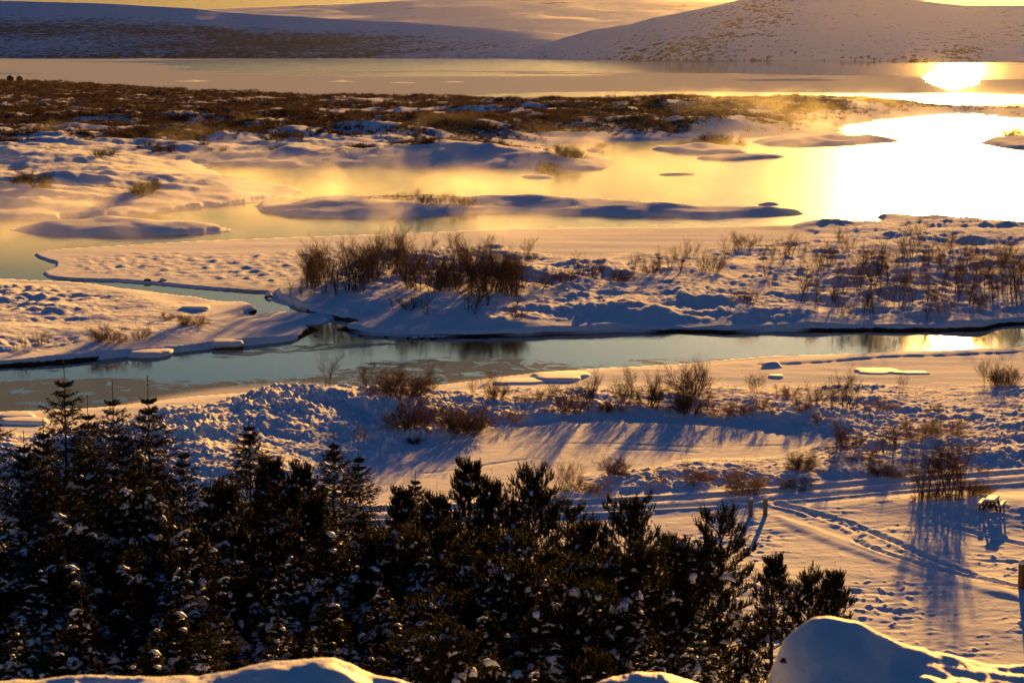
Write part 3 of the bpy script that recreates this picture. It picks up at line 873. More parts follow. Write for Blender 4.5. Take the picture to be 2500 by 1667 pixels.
def flush_group(items, name_of, cat, group, where, order='x'):
    """items: (px, py, key, height px, adjective); sorted from the left so that each label can count its plant"""
    items = sorted(items, key=lambda t: t[0])
    kinds = {}
    for px, py, key, hpx, adj in items:
        kinds.setdefault((name_of(key), adj), []).append(1)
    seen = {}
    for px, py, key, hpx, adj in items:
        x, y = P(px, py, .9 if py > 400 else 4)
        for _ in range(3):
            z = ground_z(x, y)
            x, y = P(px, py, z)
        nm = name_of(key)
        k = (nm, adj)
        seen[k] = seen.get(k, 0) + 1
        tot = len(kinds[k])
        word = {'bare_birch': 'birch', 'bare_shrub': 'shrub', 'frosted_shrub': 'frosted shrub', 'sapling': 'sapling', 'heath_bush': 'bush'}[nm]
        lab = ("the %s %s %s" % (adj, word, where)) if tot == 1 else ("%s %s %s from the left %s" % (ordinal(seen[k]), adj, word, where))
        h = hpx * y / F_PX
        plant_shrub(key, x, y, h, RNG.uniform(0, 6.28), nm, lab, cat if nm != 'bare_birch' else 'tree', group, RNG.uniform(.85, 1.2))
def kind_name(key):
    return {'birch': 'bare_birch', 'willo': 'bare_shrub', 'frost': 'frosted_shrub', 'sapli': 'sapling', 'heath': 'heath_bush'}[key[:5]]
def adj_of(hpx, ref):
    return 'tall' if hpx > ref * 1.25 else ('low' if hpx < ref * .75 else 'mid-sized')

# ================================================================== WHERE THE BARE SHRUBS STAND (base pixel, height in pixels)
def spots(lst, ref):
    return [(px, py, k, h, adj_of(h, ref)) for px, py, k, h in lst]
# dense grove on the river point: hand-placed rows, thickened between
grove = []
rg = random.Random(3)
rows = [(708, 728, 36), (735, 726, 52), (762, 722, 60), (792, 716, 66), (820, 712, 70), (850, 706, 84), (885, 712, 62), (905, 690, 92), (930, 672, 84), (960, 668, 96), (985, 664, 108),
        (1002, 700, 96), (1020, 708, 80), (1045, 640, 60), (1068, 715, 72), (1085, 702, 50), (1110, 620, 44), (1118, 690, 92), (1136, 676, 90), (1150, 700, 100), (1168, 742, 60), (1180, 724, 88), (1192, 746, 66),
        (1186, 640, 56), (1200, 630, 40), (1215, 716, 92), (1235, 724, 86), (1252, 722, 74), (1264, 744, 64), (1275, 700, 72), (964, 762, 44), (1000, 756, 40), (1040, 768, 58), (1140, 756, 64), (1160, 764, 50), (1262, 778, 36), (1286, 628, 46), (1322, 700, 44), (985, 612, 34), (1300, 634, 18)]
ks = ['birch_a', 'birch_b', 'birch_c']
for i, (px, py, h) in enumerate(rows):
    grove.append((px, py, ks[i % 3] if h > 45 else ('willow_a' if i % 2 else 'sapling'), h))
for i in range(84):
    t = rg.random()
    px = 745 + t * 520
    py = 724 - rg.random() * (28 + 70 * math.sin(min(t * 1.6, 1) * math.pi)) * .8 - 8
    grove.append((px, py, rg.choice(ks), rg.uniform(44, 92)))
flush_group(spots(grove, 66), kind_name, 'shrub', 'bare birches and bushes of the dense grove on the river point', 'in the dense dark grove on the point')
# along the far edge of the point
far_edge = [(1418, 670, 'birch_c', 52), (1445, 678, 'willow_a', 36), (1472, 680, 'birch_a', 44), (1384, 690, 'willow_b', 26), (1512, 682, 'willow_b', 28), (1548, 662, 'birch_a', 36), (1570, 664, 'sapling', 40), (1590, 668, 'willow_a', 34),
            (1608, 662, 'birch_b', 50), (1634, 660, 'birch_c', 48), (1648, 652, 'sapling', 40), (1662, 664, 'birch_b', 62), (1686, 640, 'sapling', 46), (1716, 664, 'birch_c', 52), (1742, 664, 'willow_a', 46), (1775, 628, 'birch_c', 46), (1800, 615, 'birch_a', 44),
            (1820, 606, 'willow_a', 32), (1848, 598, 'sapling', 24), (1862, 640, 'birch_b', 44), (1870, 676, 'birch_c', 44), (1884, 640, 'birch_a', 48), (1912, 644, 'birch_b', 62), (1930, 622, 'birch_c', 50), (1958, 640, 'sapling', 50), (1884, 708, 'sapling', 30), (1830, 730, 'willow_a', 36), (1790, 728, 'frost_b', 24)]
flush_group(spots(far_edge, 42), kind_name, 'shrub', 'bare trees along the far edge of the point', 'along the far edge of the point')
# thin sunlit wood on the right half of the point
wood = []
pts = [(2032, 646, 50), (2048, 596, 40), (2060, 620, 46), (2078, 632, 52), (2100, 660, 60), (2112, 640, 44), (2130, 700, 96), (2150, 706, 92), (2128, 712, 70), (2168, 690, 80), (2004, 650, 40), (1998, 652, 46), (2022, 660, 48), (1960, 730, 60), (1968, 698, 66), (1996, 690, 56),
       (2000, 734, 50), (2034, 738, 44), (2046, 732, 62), (2060, 680, 44), (2110, 764, 54), (2128, 770, 62), (2158, 758, 60), (2182, 748, 70), (2200, 730, 74), (2226, 720, 66), (2222, 640, 78), (2238, 632, 70), (2212, 648, 56), (2254, 652, 44), (2264, 790, 66), (2262, 792, 48), (2300, 644, 60),
       (2322, 628, 56), (2352, 624, 50), (2320, 712, 84), (2338, 722, 90), (2304, 716, 60), (2372, 690, 90), (2396, 688, 84), (2410, 706, 70), (2424, 730, 84), (2440, 718, 60), (2462, 720, 96), (2476, 706, 92), (2490, 690, 78), (2448, 612, 34), (2412, 752, 40), (2490, 748, 60), (2366, 740, 60), (2288, 730, 40), (2252, 705, 50), (2092, 716, 60)]
for i, (px, py, h) in enumerate(pts):
    wood.append((px, py, (ks + ['sapling'])[i % 4], h))
for i in range(44):
    wood.append((rg.uniform(1985, 2530), rg.uniform(625, 775), rg.choice(['sapling', 'frost_b', 'birch_a', 'frost_b']), rg.uniform(24, 52)))
flush_group(spots(wood, 60), kind_name, 'shrub', 'bare trees of the thin sunlit wood', 'in the thin sunlit wood on the point')
# left flat
lf = [(58, 858, 'sapling', 34), (40, 862, 'sapling', 22), (100, 838, 'willow_a', 30), (245, 832, 'frost_a', 28), (262, 832, 'frost_a', 34), (280, 830, 'frost_b', 24), (342, 832, 'willow_a', 34), (362, 826, 'frost_b', 26), (450, 790, 'frost_a', 20), (468, 794, 'frost_a', 24), (486, 790, 'frost_a', 18), (410, 778, 'frost_a', 16), (300, 836, 'frost_a', 14)]
flush_group(spots(lf, 26), kind_name, 'shrub', 'bushes on the snowy flat across the river', 'on the flat across the river')
# near bank
nb = [(802, 957, 'birch_a', 66), (908, 962, 'birch_c', 72), (892, 958, 'birch_b', 66), (985, 972, 'willow_b', 72), (962, 970, 'willow_a', 52), (1020, 970, 'willow_b', 40), (1198, 972, 'birch_c', 62), (1215, 974, 'willow_b', 36), (1198, 930, 'frost_b', 30), (1158, 968, 'sapling', 42),
      (1412, 1008, 'birch_c', 70), (1392, 1002, 'willow_a', 60), (1444, 1006, 'birch_b', 86), (1430, 1010, 'birch_a', 70), (1518, 1000, 'birch_c', 62), (1540, 960, 'birch_a', 60), (1534, 996, 'willow_a', 60), (1596, 1010, 'birch_b', 88), (1602, 1008, 'birch_c', 80), (1582, 1002, 'willow_a', 56), (1656, 1014, 'willow_a', 56), (1672, 1016, 'birch_c', 50), (1684, 1016, 'willow_b', 50),
      (1696, 960, 'birch_c', 84), (1690, 962, 'willow_b', 62), (1700, 920, 'sapling', 42), (1840, 958, 'frost_b', 54), (1842, 960, 'sapling', 36), (1990, 984, 'willow_a', 50), (2062, 994, 'birch_b', 82), (2048, 986, 'birch_c', 66), (2078, 1000, 'birch_c', 78), (2030, 1002, 'sapling', 56), (2424, 940, 'birch_c', 66), (2446, 942, 'willow_a', 50), (2460, 938, 'willow_b', 40), (2404, 936, 'sapling', 50), (2200, 952, 'frost_b', 40),
      (1012, 1062, 'willow_b', 66), (990, 1066, 'willow_a', 56), (1040, 1056, 'birch_c', 66), (1128, 1058, 'willow_b', 66), (1112, 1054, 'willow_a', 54), (1150, 1050, 'willow_b', 50), (1182, 1040, 'birch_a', 52), (968, 1050, 'frost_a', 34), (884, 1080, 'frost_b', 44), (1012, 1082, 'heath_a', 16), (1370, 1004, 'frost_a', 26), (1300, 980, 'frost_a', 26), (1342, 984, 'sapling', 34), (1350, 976, 'frost_b', 40), (1250, 1030, 'frost_a', 26), (1480, 1010, 'willow_b', 22), (1500, 1006, 'frost_a', 22),
      (1770, 1022, 'frost_a', 34), (1740, 1010, 'frost_b', 40), (1800, 1010, 'frost_a', 26), (1850, 1016, 'frost_a', 30), (1885, 1020, 'frost_b', 36), (1920, 970, 'frost_a', 30), (1960, 1000, 'frost_a', 30), (2000, 1030, 'frost_a', 22), (2280, 1000, 'frost_a', 18), (2160, 1000, 'frost_a', 26), (2120, 1010, 'frost_b', 34)]
flush_group(spots(nb, 50), kind_name, 'shrub', 'bushes along the near bank of the river', 'on the near river bank')
# round the frozen pond and the track
pd_ = [(1508, 1158, 'willow_b', 40), (1500, 1156, 'willow_a', 34), (1678, 1165, 'frost_b', 44), (1700, 1172, 'frost_a', 26), (1720, 1176, 'frost_a', 30), (1690, 1178, 'frost_a', 20), (1612, 1190, 'frost_b', 36), (1590, 1196, 'sapling', 50), (1805, 1198, 'frost_a', 44), (1830, 1200, 'frost_a', 48), (1850, 1196, 'frost_b', 34), (1820, 1170, 'sapling', 40), (1955, 1146, 'willow_b', 44), (1970, 1148, 'willow_a', 36), (1940, 1142, 'frost_a', 24), (1945, 1196, 'frost_a', 24), (1920, 1192, 'frost_a', 20), (1970, 1190, 'frost_a', 18),
       (2032, 1132, 'birch_c', 56), (2050, 1100, 'birch_a', 70), (2072, 1096, 'willow_a', 54), (2066, 1100, 'sapling', 50), (2160, 1108, 'birch_c', 60), (2185, 1104, 'birch_b', 70), (2180, 1100, 'birch_a', 56), (2142, 1106, 'sapling', 56), (2100, 1090, 'frost_b', 40), (2110, 1124, 'frost_a', 28), (2155, 1164, 'willow_a', 44), (2156, 1160, 'frost_a', 34), (2240, 1070, 'frost_a', 42), (2260, 1066, 'frost_b', 44), (2310, 1060, 'frost_a', 38), (2290, 1050, 'frost_b', 40), (2380, 1108, 'frost_a', 18),
       (1480, 1205, 'frost_b', 44), (1460, 1210, 'frost_b', 34), (1372, 1195, 'frost_b', 70), (1395, 1180, 'frost_b', 54), (1400, 1196, 'frost_a', 30), (1440, 1200, 'frost_a', 26), (2196, 1172, 'frost_a', 18), (2400, 1155, 'frost_a', 16)]
flush_group(spots(pd_, 40), kind_name, 'shrub', 'bushes round the frozen pond and the track', 'by the frozen pond and track')
# the clump beside the picnic table, and the big twiggy bush at the frame's edge
cl = [(2240, 1216, 'birch_b', 104), (2256, 1214, 'birch_a', 110), (2276, 1214, 'birch_b', 132), (2285, 1212, 'birch_c', 100), (2302, 1214, 'birch_a', 126), (2316, 1210, 'birch_b', 104), (2333, 1210, 'birch_a', 116), (2342, 1208, 'birch_b', 122),
      (2380, 1206, 'willow_b', 36), (2360, 1210, 'willow_b', 34), (2262, 1218, 'willow_b', 26), (2300, 1216, 'willow_b', 28), (2406, 1204, 'willow_b', 24), (2240, 1222, 'frost_a', 18), (2330, 1218, 'frost_a', 16)]
flush_group(spots(cl, 70), kind_name, 'shrub', 'bare tree clump beside the picnic table', 'in the clump by the picnic table')
ed = [(2506, 1598, 'birch_c', 190), (2492, 1606, 'willow_a', 110)]
for (px, py, key, hpx), lb in zip(ed, ("dark twiggy bush rising behind the foreground snow by the brown post", "low dark twigs spreading at the foot of the bush near the brown post")):
    Yd = 30.0
    x, y, z = Pd(px, py, Yd)
    r = plant_shrub(key, x, y, hpx * Yd / F_PX, 1.3, 'bare_shrub', lb, 'shrub', None)
    r.location.z = ground_z(x, y) - .05
    r.scale = (r.scale[0], r.scale[1], r.scale[2])
    top = Pd(px, py - hpx, Yd)[2]
    k = (top - r.location.z) / (hpx * Yd / F_PX)
    r.scale = tuple(c * (k if k < 3 else 3) for c in r.scale)
# islands
isl = [(762, 470, 'willow_b', 13), (790, 472, 'willow_b', 11), (812, 474, 'frost_a', 9), (836, 476, 'frost_a', 8), (968, 486, 'willow_a', 16), (982, 488, 'birch_c', 20), (1000, 490, 'willow_a', 18), (1018, 490, 'birch_a', 26), (1036, 492, 'willow_b', 20), (1054, 492, 'birch_c', 22), (1070, 492, 'willow_a', 20), (1088, 494, 'birch_a', 26), (1102, 494, 'birch_c', 30), (1118, 494, 'willow_b', 20), (1136, 492, 'willow_a', 18), (1150, 490, 'willow_a', 18), (1160, 488, 'birch_c', 16)]
flush_group(spots(isl, 18), kind_name, 'shrub', 'bushes on the long misty island', 'on the long misty island')
# single dark bushes of the near heath
hb = [(400, 376, 22), (240, 392, 16), (268, 388, 14), (340, 456, 28), (356, 462, 26), (372, 458, 22), (50, 448, 20), (68, 450, 22), (96, 458, 24), (112, 456, 22), (660, 374, 18), (682, 378, 20), (710, 376, 20), (732, 374, 18), (360, 362, 10), (340, 360, 9), (500, 366, 12), (780, 372, 10),
      (1340, 384, 22), (1368, 384, 24), (1392, 390, 22), (1412, 388, 18), (1690, 366, 20), (1720, 362, 26), (1740, 360, 28), (1762, 360, 28), (1785, 362, 24), (1810, 366, 16), (2440, 346, 24), (2462, 344, 30), (2484, 342, 32), (2500, 344, 30), (1455, 366, 10), (1466, 362, 12)]
flush_group(spots([(a, b, ('heath_a', 'heath_b')[i % 2], c) for i, (a, b, c) in enumerate(hb)], 18), kind_name, 'shrub', 'single dark bushes on the snowy hummocks by the lagoon', 'on the snowy hummocks by the lagoon')

# ------------------------------------------------------------------ what nobody could count
def tuft_mesh(name, xs, ys, hh, blades, wd, spread, seed, zoff=-.03):
    rs = np.random.RandomState(seed)
    n = len(xs)
    zs = np.array([ground_z(a, b) for a, b in zip(xs, ys)]) + zoff
    a = rs.uniform(0, 2 * math.pi, (n, blades)); r = rs.uniform(0, 1, (n, blades)) ** .7
    lean = spread * r
    h = hh[:, None] * rs.uniform(.45, 1.0, (n, blades)) * (1 - .3 * r)
    bx = xs[:, None] + np.cos(a) * r * hh[:, None] * spread * .5
    by = ys[:, None] + np.sin(a) * r * hh[:, None] * spread * .5
    tx = bx + np.cos(a) * lean * h; ty = by + np.sin(a) * lean * h
    pa = rs.uniform(0, math.pi, (n, blades))
    w = (wd * hh[:, None] * rs.uniform(.6, 1.3, (n, blades)))
    dx, dy = np.cos(pa) * w, np.sin(pa) * w
    z0 = np.broadcast_to(zs[:, None], bx.shape)
    V = np.stack([np.stack([bx - dx, by - dy, z0], -1), np.stack([bx + dx, by + dy, z0], -1), np.stack([tx, ty, z0 + h], -1)], 2).reshape(-1, 3)
    return np_mesh(name, V, np.arange(len(V)).reshape(-1, 3))
rs = np.random.RandomState(17)
def scatter(n, px0, px1, v0, v1, keep):
    """random points over the ground, even in the picture, thinned by keep(X, Y, att, sds)"""
    u = rs.uniform(px0 - 1250, px1 - 1250, n) / F_PX
    v = rs.uniform(v0, v1, n)
    Y = F_PX * H_CAM / v
    X = u * Y
    h, att, sds = height(X, Y)
    k = keep(X, Y, att, sds) > rs.uniform(0, 1, n)
    return X[k], Y[k]
# heath scrub: low brushwood
X, Y = scatter(170000, -150, 2650, 105, 285, lambda X, Y, a, s: a['scrub'] * 1.1 * (.12 + 1.1 * sstep(fbm(X, Y, 11, 3, 301), -.12, .35)))
print("SCRUB", len(X))
me = tuft_mesh("heath_scrub", X, Y, rs.uniform(.5, 1.7, len(X)) * np.interp(Y, [400, 1300], [.9, 1.4]), 20, .05, .9, 5)
tag(link("heath_scrub", me, M_HEATH), kind='stuff')
# frosted grass and heather tufts on the rough snow
def keep_near(X, Y, a, s):
    return a['rough'] * (.15 + .85 * sstep(fbm(X, Y, 5, 2, 311), -.05, .4)) * .55
X, Y = scatter(46000, -150, 2650, 520, 1110, keep_near)
me = tuft_mesh("frosted_grass", X, Y, rs.uniform(.12, .34, len(X)), 9, .035, .8, 6)
tag(link("frosted_grass", me, M_GRASS), kind='stuff')

# ================================================================== CONIFERS
def v3(a): return Vector(a)
def spruce_proto(name, seed, H, Rb, snow_lo, snow_hi, dens=1.0, low=.06):
    rng = random.Random(seed)
    trunk, wood, shoots, big, small = [], [], [], [], []
    n = 16
    pts = [Vector((.05 * math.sin(i * .7 + seed) * (1 - i / n), .05 * math.cos(i * .9 + seed) * (1 - i / n), H * i / n)) for i in range(n + 1)]
    trunk.append((Vector((0, 0, H * .97)), Vector((0, 0, H * 1.045)), .014, .005))
    for i in range(n):
        trunk.append((pts[i], pts[i + 1], .15 * H / 12 * (1 - i / n) + .012, .15 * H / 12 * (1 - (i + 1) / n) + .010))
    z = H * low
    a0 = rng.uniform(0, 6)
    while z < H * .985:
        t = z / H
        gap = (.29 + .01 * t) * (H / 12) * rng.uniform(.8, 1.2)
        nb = rng.choice((4, 5, 6))
        for b in range(nb):
            a = a0 + b * 2 * math.pi / nb + rng.uniform(-.35, .35)
            L = Rb * ((1 - t) ** .78 * (.97 if t > .15 else .75 + t * 1.4) + .03) * (1 if t < .88 else .55 + .45 * (1 - t) / .12) * rng.uniform(.62, 1.18)
            el = math.radians(-16 + 50 * t ** 1.3 + rng.uniform(-7, 7))
            p = Vector((0, 0, z)); d = Vector((math.cos(a) * math.cos(el), math.sin(a) * math.cos(el), math.sin(el)))
            k = max(3, int(L / .28))
            path = [p]
            for s in range(k):
                d = (d + Vector((0, 0, .055 * (s / k)))).normalized()
                p = p + d * (L / k)
                path.append(p)
            for s in range(k):
                r = .022 * (1 - s / k) * (L / 2) + .006
                wood.append((path[s], path[s + 1], r, r * .8))
            side = Vector((-math.sin(a), math.cos(a), 0))
            for s in range(k):
                f = (s + .5) / k
                c = path[s].lerp(path[s + 1], .5)
                dd = (path[s + 1] - path[s]).normalized()
                if f > .12:
                    shoots.append((path[s], path[s + 1] + dd * .05))
                m = 2 if dens >= 1 else 1
                for sd in (-1, 1):
                    for _ in range(m):
                        l = (.16 + .34 * (1 - abs(f - .45) * 1.2)) * min(1, L / .9) * rng.uniform(.6, 1.25) + .07
                        e = (dd * .75 + side * sd * rng.uniform(.5, 1.0) + Vector((0, 0, rng.uniform(-.42, .12)))).normalized()
                        q = path[s].lerp(path[s + 1], rng.random())
                        shoots.append((q, q + e * l))
                        if l > .3 and rng.random() < .7:
                            e2 = (e + side * sd * -.4 + Vector((0, 0, -.4))).normalized()
                            q2 = q + e * l * .5
                            shoots.append((q2, q2 + e2 * l * .6))
            sn = snow_lo + (snow_hi - snow_lo) * t
            # snow lies along the boughs in drooping pads
            if rng.random() < sn * 1.15 and L > .5:
                s0 = rng.uniform(.15, .5)
                wv = rng.uniform(.06, .13)
                for s in range(int(k * s0), k):
                    if rng.random() < .22: continue
                    c = path[s].lerp(path[s + 1], .5)
                    st = (path[s + 1] - path[s]).length
                    wd_ = wv * rng.uniform(.7, 1.4)
                    big.append((c + Vector((0, 0, .05)) + side * rng.uniform(-.04, .04), (st * rng.uniform(.6, .95), wd_, wd_ * rng.uniform(.5, .8)), a + rng.uniform(-.2, .2), .9))
                    for sd in (-1, 1):
                        if rng.random() < .5:
                            e = side * sd * rng.uniform(.12, .3)
                            small.append((c + e + Vector((0, 0, -.02)), (rng.uniform(.08, .2), rng.uniform(.04, .09), rng.uniform(.03, .06)), a + sd * rng.uniform(.5, 1.1), .9))
            elif rng.random() < sn:
                c = path[rng.randrange(1, k + 1)]
                small.append((c + Vector((0, 0, .03)), (rng.uniform(.08, .2), rng.uniform(.05, .10), rng.uniform(.03, .06)), a, .6))
        a0 += 1.1
        z += gap
    for q in range(4):
        shoots.append((Vector((0, 0, H * (.95 + .022 * q))), Vector((0, 0, H * (.975 + .022 * q)))))
    return finish_tree(name, trunk, wood, shoots, big, small, seed, M_SPRUCE, 13, .095, .030, .85)
def pine_proto(name, seed, H, Rb, snow_lo, snow_hi, bare=.15, top=1.0, candles=4, open_=1.0):
    rng = random.Random(seed)
    trunk, wood, shoots, big, small = [], [], [], [], []
    n = 14
    for i in range(n):
        trunk.append((Vector((.08 * math.sin(i * .5 + seed), .08 * math.cos(i * .6), H * i / n)), Vector((.08 * math.sin((i + 1) * .5 + seed), .08 * math.cos((i + 1) * .6), H * (i + 1) / n)), .15 * H / 10 * (1 - i / n) + .02, .15 * H / 10 * (1 - (i + 1) / n) + .018))
    z = H * bare
    a0 = rng.uniform(0, 6)
    def candle(q, up, l):
        e = (Vector((rng.gauss(0, .22), rng.gauss(0, .22), 1)) + up * .35).normalized()
        shoots.append((q, q + e * l))
    while z < H * .97:
        t = z / H
        nb = rng.choice((4, 5))
        for b in range(nb):
            a = a0 + b * 2 * math.pi / nb + rng.uniform(-.4, .4)
            prof = (min(1, .55 + t * 1.2) * (1 - t) ** (.62 * top) + .10)
            L = Rb * prof * rng.uniform(.6, 1.2)
            el = math.radians(4 + 34 * t + rng.uniform(-9, 9))
            p = Vector((0, 0, z)); d = Vector((math.cos(a) * math.cos(el), math.sin(a) * math.cos(el), math.sin(el)))
            k = max(3, int(L / .30))
            path = [p]
            for s in range(k):
                d = (d + Vector((rng.gauss(0, .04), rng.gauss(0, .04), .11 * (s / k)))).normalized()
                p = p + d * (L / k)
                path.append(p)
            side = Vector((-math.sin(a), math.cos(a), 0))
            for s in range(k):
                r = .026 * (1 - s / k) * (L / 1.6) + .009
                wood.append((path[s], path[s + 1], r, r * .85))
                f = (s + 1) / k
                if f < .28 * open_: continue
                q = path[s + 1]
                for sd in (-1, 1, 0):
                    if rng.random() > .88: continue
                    w = rng.uniform(.12, .42) * (1.15 - .5 * f) * min(1, L / 1.1)
                    e = (d * .6 + side * sd * .9 + Vector((0, 0, .25))).normalized() if sd else d
                    q2 = q + e * w
                    if sd: wood.append((q, q2, .010, .007))
                    shoots.append((q.lerp(q2, .35), q2))
                    for _ in range(candles - 1 if rng.random() < .5 else candles):
                        candle(q2 + Vector((rng.gauss(0, .05), rng.gauss(0, .05), -.02)), e, rng.uniform(.16, .34) * (1 + .25 * t))
                sn = snow_lo + (snow_hi - snow_lo) * t
                if rng.random() < sn * 1.9:
                    small.append((q + Vector((rng.gauss(0, .1), rng.gauss(0, .1), .12)), (rng.uniform(.06, .15), rng.uniform(.05, .10), rng.uniform(.03, .07)), rng.uniform(0, 6), .4))
                if rng.random() < sn * 1.0 and f > .4:
                    r = rng.uniform(.07, .15)
                    big.append((q + Vector((0, 0, .14)), (r * rng.uniform(1.3, 2.1), r * rng.uniform(.75, 1.05), r * .75), a + rng.uniform(-.5, .5), .7))
        a0 += 1.3
        z += rng.uniform(.36, .52) * (H / 9) * (1 - .25 * t)
    for _ in range(5):
        candle(Vector((rng.gauss(0, .08), rng.gauss(0, .08), H * .98)), Vector((0, 0, 0)), rng.uniform(.3, .5))
    shoots.append((Vector((0, 0, H * .9)), Vector((0, 0, H * 1.06))))
    return finish_tree(name, trunk, wood, shoots, big, small, seed, M_PINE, 30, .105, .026, 1.0)
def finish_tree(name, trunk, wood, shoots, big, small, seed, fol_mat, per, ln, wd, spread):
    V, Fq = tubes(trunk, 8)
    V2, F2 = tubes(wood, 3)
    mt = np_mesh(name + "_trunk", np.concatenate([V, V2]), np.concatenate([Fq, F2 + len(V)]))
    mt.materials.append(M_BARK)
    V, Fc = needles(shoots, per, ln, wd, spread, seed)
    Va, Fa = blobs(big, ICO2, seed)
    Vb, Fb = blobs(small, ICO1, seed + 1)
    mf = np_mesh(name + "_crown", np.concatenate([V, Va, Vb]), np.concatenate([Fc, Fa + len(V), Fb + len(V) + len(Va)]))
    mf.materials.append(fol_mat); mf.materials.append(M_SNOW)
    mi = np.zeros(len(mf.polygons), np.int32); mi[len(Fc):] = 1
    mf.polygons.foreach_set('material_index', mi)
    mf.polygons.foreach_set('use_smooth', mi.astype(bool))
    return (mt, mf, None, max(s[1].z for s in shoots) * .965)

CON = {
    'sp1': spruce_proto('spruce_tall', 101, 13.5, 4.0, .60, -.12),
    'sp2': spruce_proto('spruce_slim', 102, 12.0, 2.8, .70, -.05),
    'sp3': spruce_proto('spruce_full', 103, 11.0, 3.3, .80, .10),
    'pi1': pine_proto('pine_broad', 111, 9.5, 2.7, .40, .0, bare=.10, top=.95),
    'pi2': pine_proto('pine_tall', 112, 10.5, 2.5, .45, .02, bare=.12, top=1.2),
    'pi3': pine_proto('pine_open', 113, 10.5, 2.3, .16, -.05, bare=.30, top=.75, open_=1.3),
    'yo1': pine_proto('young_pine', 121, 6.0, 1.9, .85, .45, bare=.04, top=.9),
    'yo2': spruce_proto('young_spruce', 122, 6.5, 2.1, 1.0, .45, low=.03),
    'yo4': spruce_proto('heaped_spruce', 124, 8.0, 1.9, 1.1, .75, low=.03),
    'yo3': pine_proto('snowy_pine', 123, 7.0, 2.3, .80, .30, bare=.05, top=.95),
}
# (prototype, x of the tip, y of the tip, distance, label)
TREES = [
    ('sp3', 95, 1050, 74, "dark spruce shoulder just left of and below the tallest spruce tip"),
    ('sp3', 305, 1062, 75, "spruce filling the gap between the bushy spruce and the pointed spruce"),
    ('sp3', 205, 1095, 72, "wide spruce below the slim spruce tip, its crown almost black"),
    ('sp2', 395, 1120, 74, "spruce wedged between the pointed spruce and the narrow lone spruce"),
    ('sp2', 650, 1150, 76, "narrow spruce in front of the round-topped conifer"),
    ('sp1', -38, 955, 76, "tall spruce cut by the frame's left edge, only its right branches showing"),
    ('sp1', 148, 908, 78, "tallest spruce, its dark tip standing highest over the grey river ice"),
    ('sp2', 219, 990, 80, "slim spruce tip between the tallest spruce and its bushy neighbour"),
    ('sp1', 270, 958, 77, "bushy spruce just right of the slim spruce tip, second highest but one"),
    ('sp2', 357, 953, 76, "pointed spruce with long thin leader, right of the bushy spruce"),
    ('sp2', 436, 1088, 75, "narrow short spruce standing alone before the blue snow"),
    ('sp3', 614, 1036, 80, "spruce with the highest tip of the middle left group"),
    ('pi2', 676, 1112, 78, "round-topped conifer right behind the pointed middle spruce"),
    ('pi2', 730, 1128, 77, "pine with upright candle shoots between the round top and the pointed spruce"),
    ('sp3', 815, 1080, 79, "dark dense spruce with a short pointed tip over the pond's left end"),
    ('sp2', 888, 1102, 78, "slender spruce at the left end of the frozen pond, branches spread flat"),
    ('pi2', 982, 1185, 76, "pine crown just left of the small spruce tip below the pond"),
    ('sp3', 1015, 1166, 79, "small spruce tip between two pines below the frozen pond"),
    ('pi2', 1066, 1202, 74, "low pine with twin candle tips left of the big pointed pine"),
    ('pi2', 1143, 1118, 77, "big pointed pine standing against the lit pond snow"),
    ('pi2', 1205, 1166, 78, "thin pine top with forked candles left of the broad round pine"),
    ('pi1', 1292, 1146, 77, "broadest pine, round crown with many upright tips"),
    ('pi3', 1384, 1236, 76, "dark pine arm reaching right of the broad round pine"),
    ('pi1', 1430, 1275, 74, "leaning pine crown with gaps showing blue snow behind"),
    ('pi1', 1525, 1216, 74, "big dark pine with a cluster of candle tips beside the track"),
    ('pi2', 1622, 1298, 76, "smaller pine close to the right of the big dark pine"),
    ('pi3', 1757, 1248, 72, "open pine with its bare trunk visible down to the ground"),
    ('yo3', 1682, 1327, 71, "short pine with a single upright candle left of the open pine"),
    ('pi2', 1884, 1356, 71, "pine with narrow tip standing between the open pine and the rightmost pine"),
    ('pi1', 1990, 1400, 71, "pine crown directly left of the rightmost pine, fat shoots"),
    ('pi2', 2045, 1388, 72, "rightmost pine, its crown edge against the golden field"),
    ('sp3', 60, 1085, 72, "dark spruce low at the left between the two tallest tips"),
    ('sp3', 330, 1125, 70, "spruce with snow caps below the pointed spruce's crown"),
    ('sp2', 512, 1167, 70, "short slim spruce right of the narrow lone spruce"),
    ('pi2', 560, 1170, 71, "pine in front of the middle left group, snow on its arms"),
    ('sp3', 185, 1185, 66, "broad spruce with large snow lumps in the left foreground"),
    ('yo2', 470, 1285, 64, "snow-laden young spruce below the narrow lone spruce"),
    ('pi2', 760, 1205, 70, "dark pine below the dense spruce of the middle left group"),
    ('sp3', 875, 1250, 71, "spruce under the slender spruce at the pond's left end"),
    ('yo3', 940, 1300, 68, "young pine heaped with snow under the small spruce tip"),
    ('yo1', 340, 1215, 70, "thin spire with level snow-lined shoots before the left group"),
    ('pi1', 1100, 1280, 70, "pine in the second row below the big pointed pine"),
    ('yo3', 1205, 1310, 68, "snowy pine in the second row below the broad round pine"),
    ('pi2', 1340, 1340, 69, "dark pine in the second row right of the broad round pine"),
    ('pi1', 1470, 1380, 68, "pine in the second row left of the big dark pine's trunk"),
    ('yo1', 1590, 1430, 68, "young pine at the foot of the big dark pine"),
    ('pi2', 1660, 1395, 69, "pine in the second row left of the open pine's trunk"),
]
rgc = random.Random(12)
fill = []
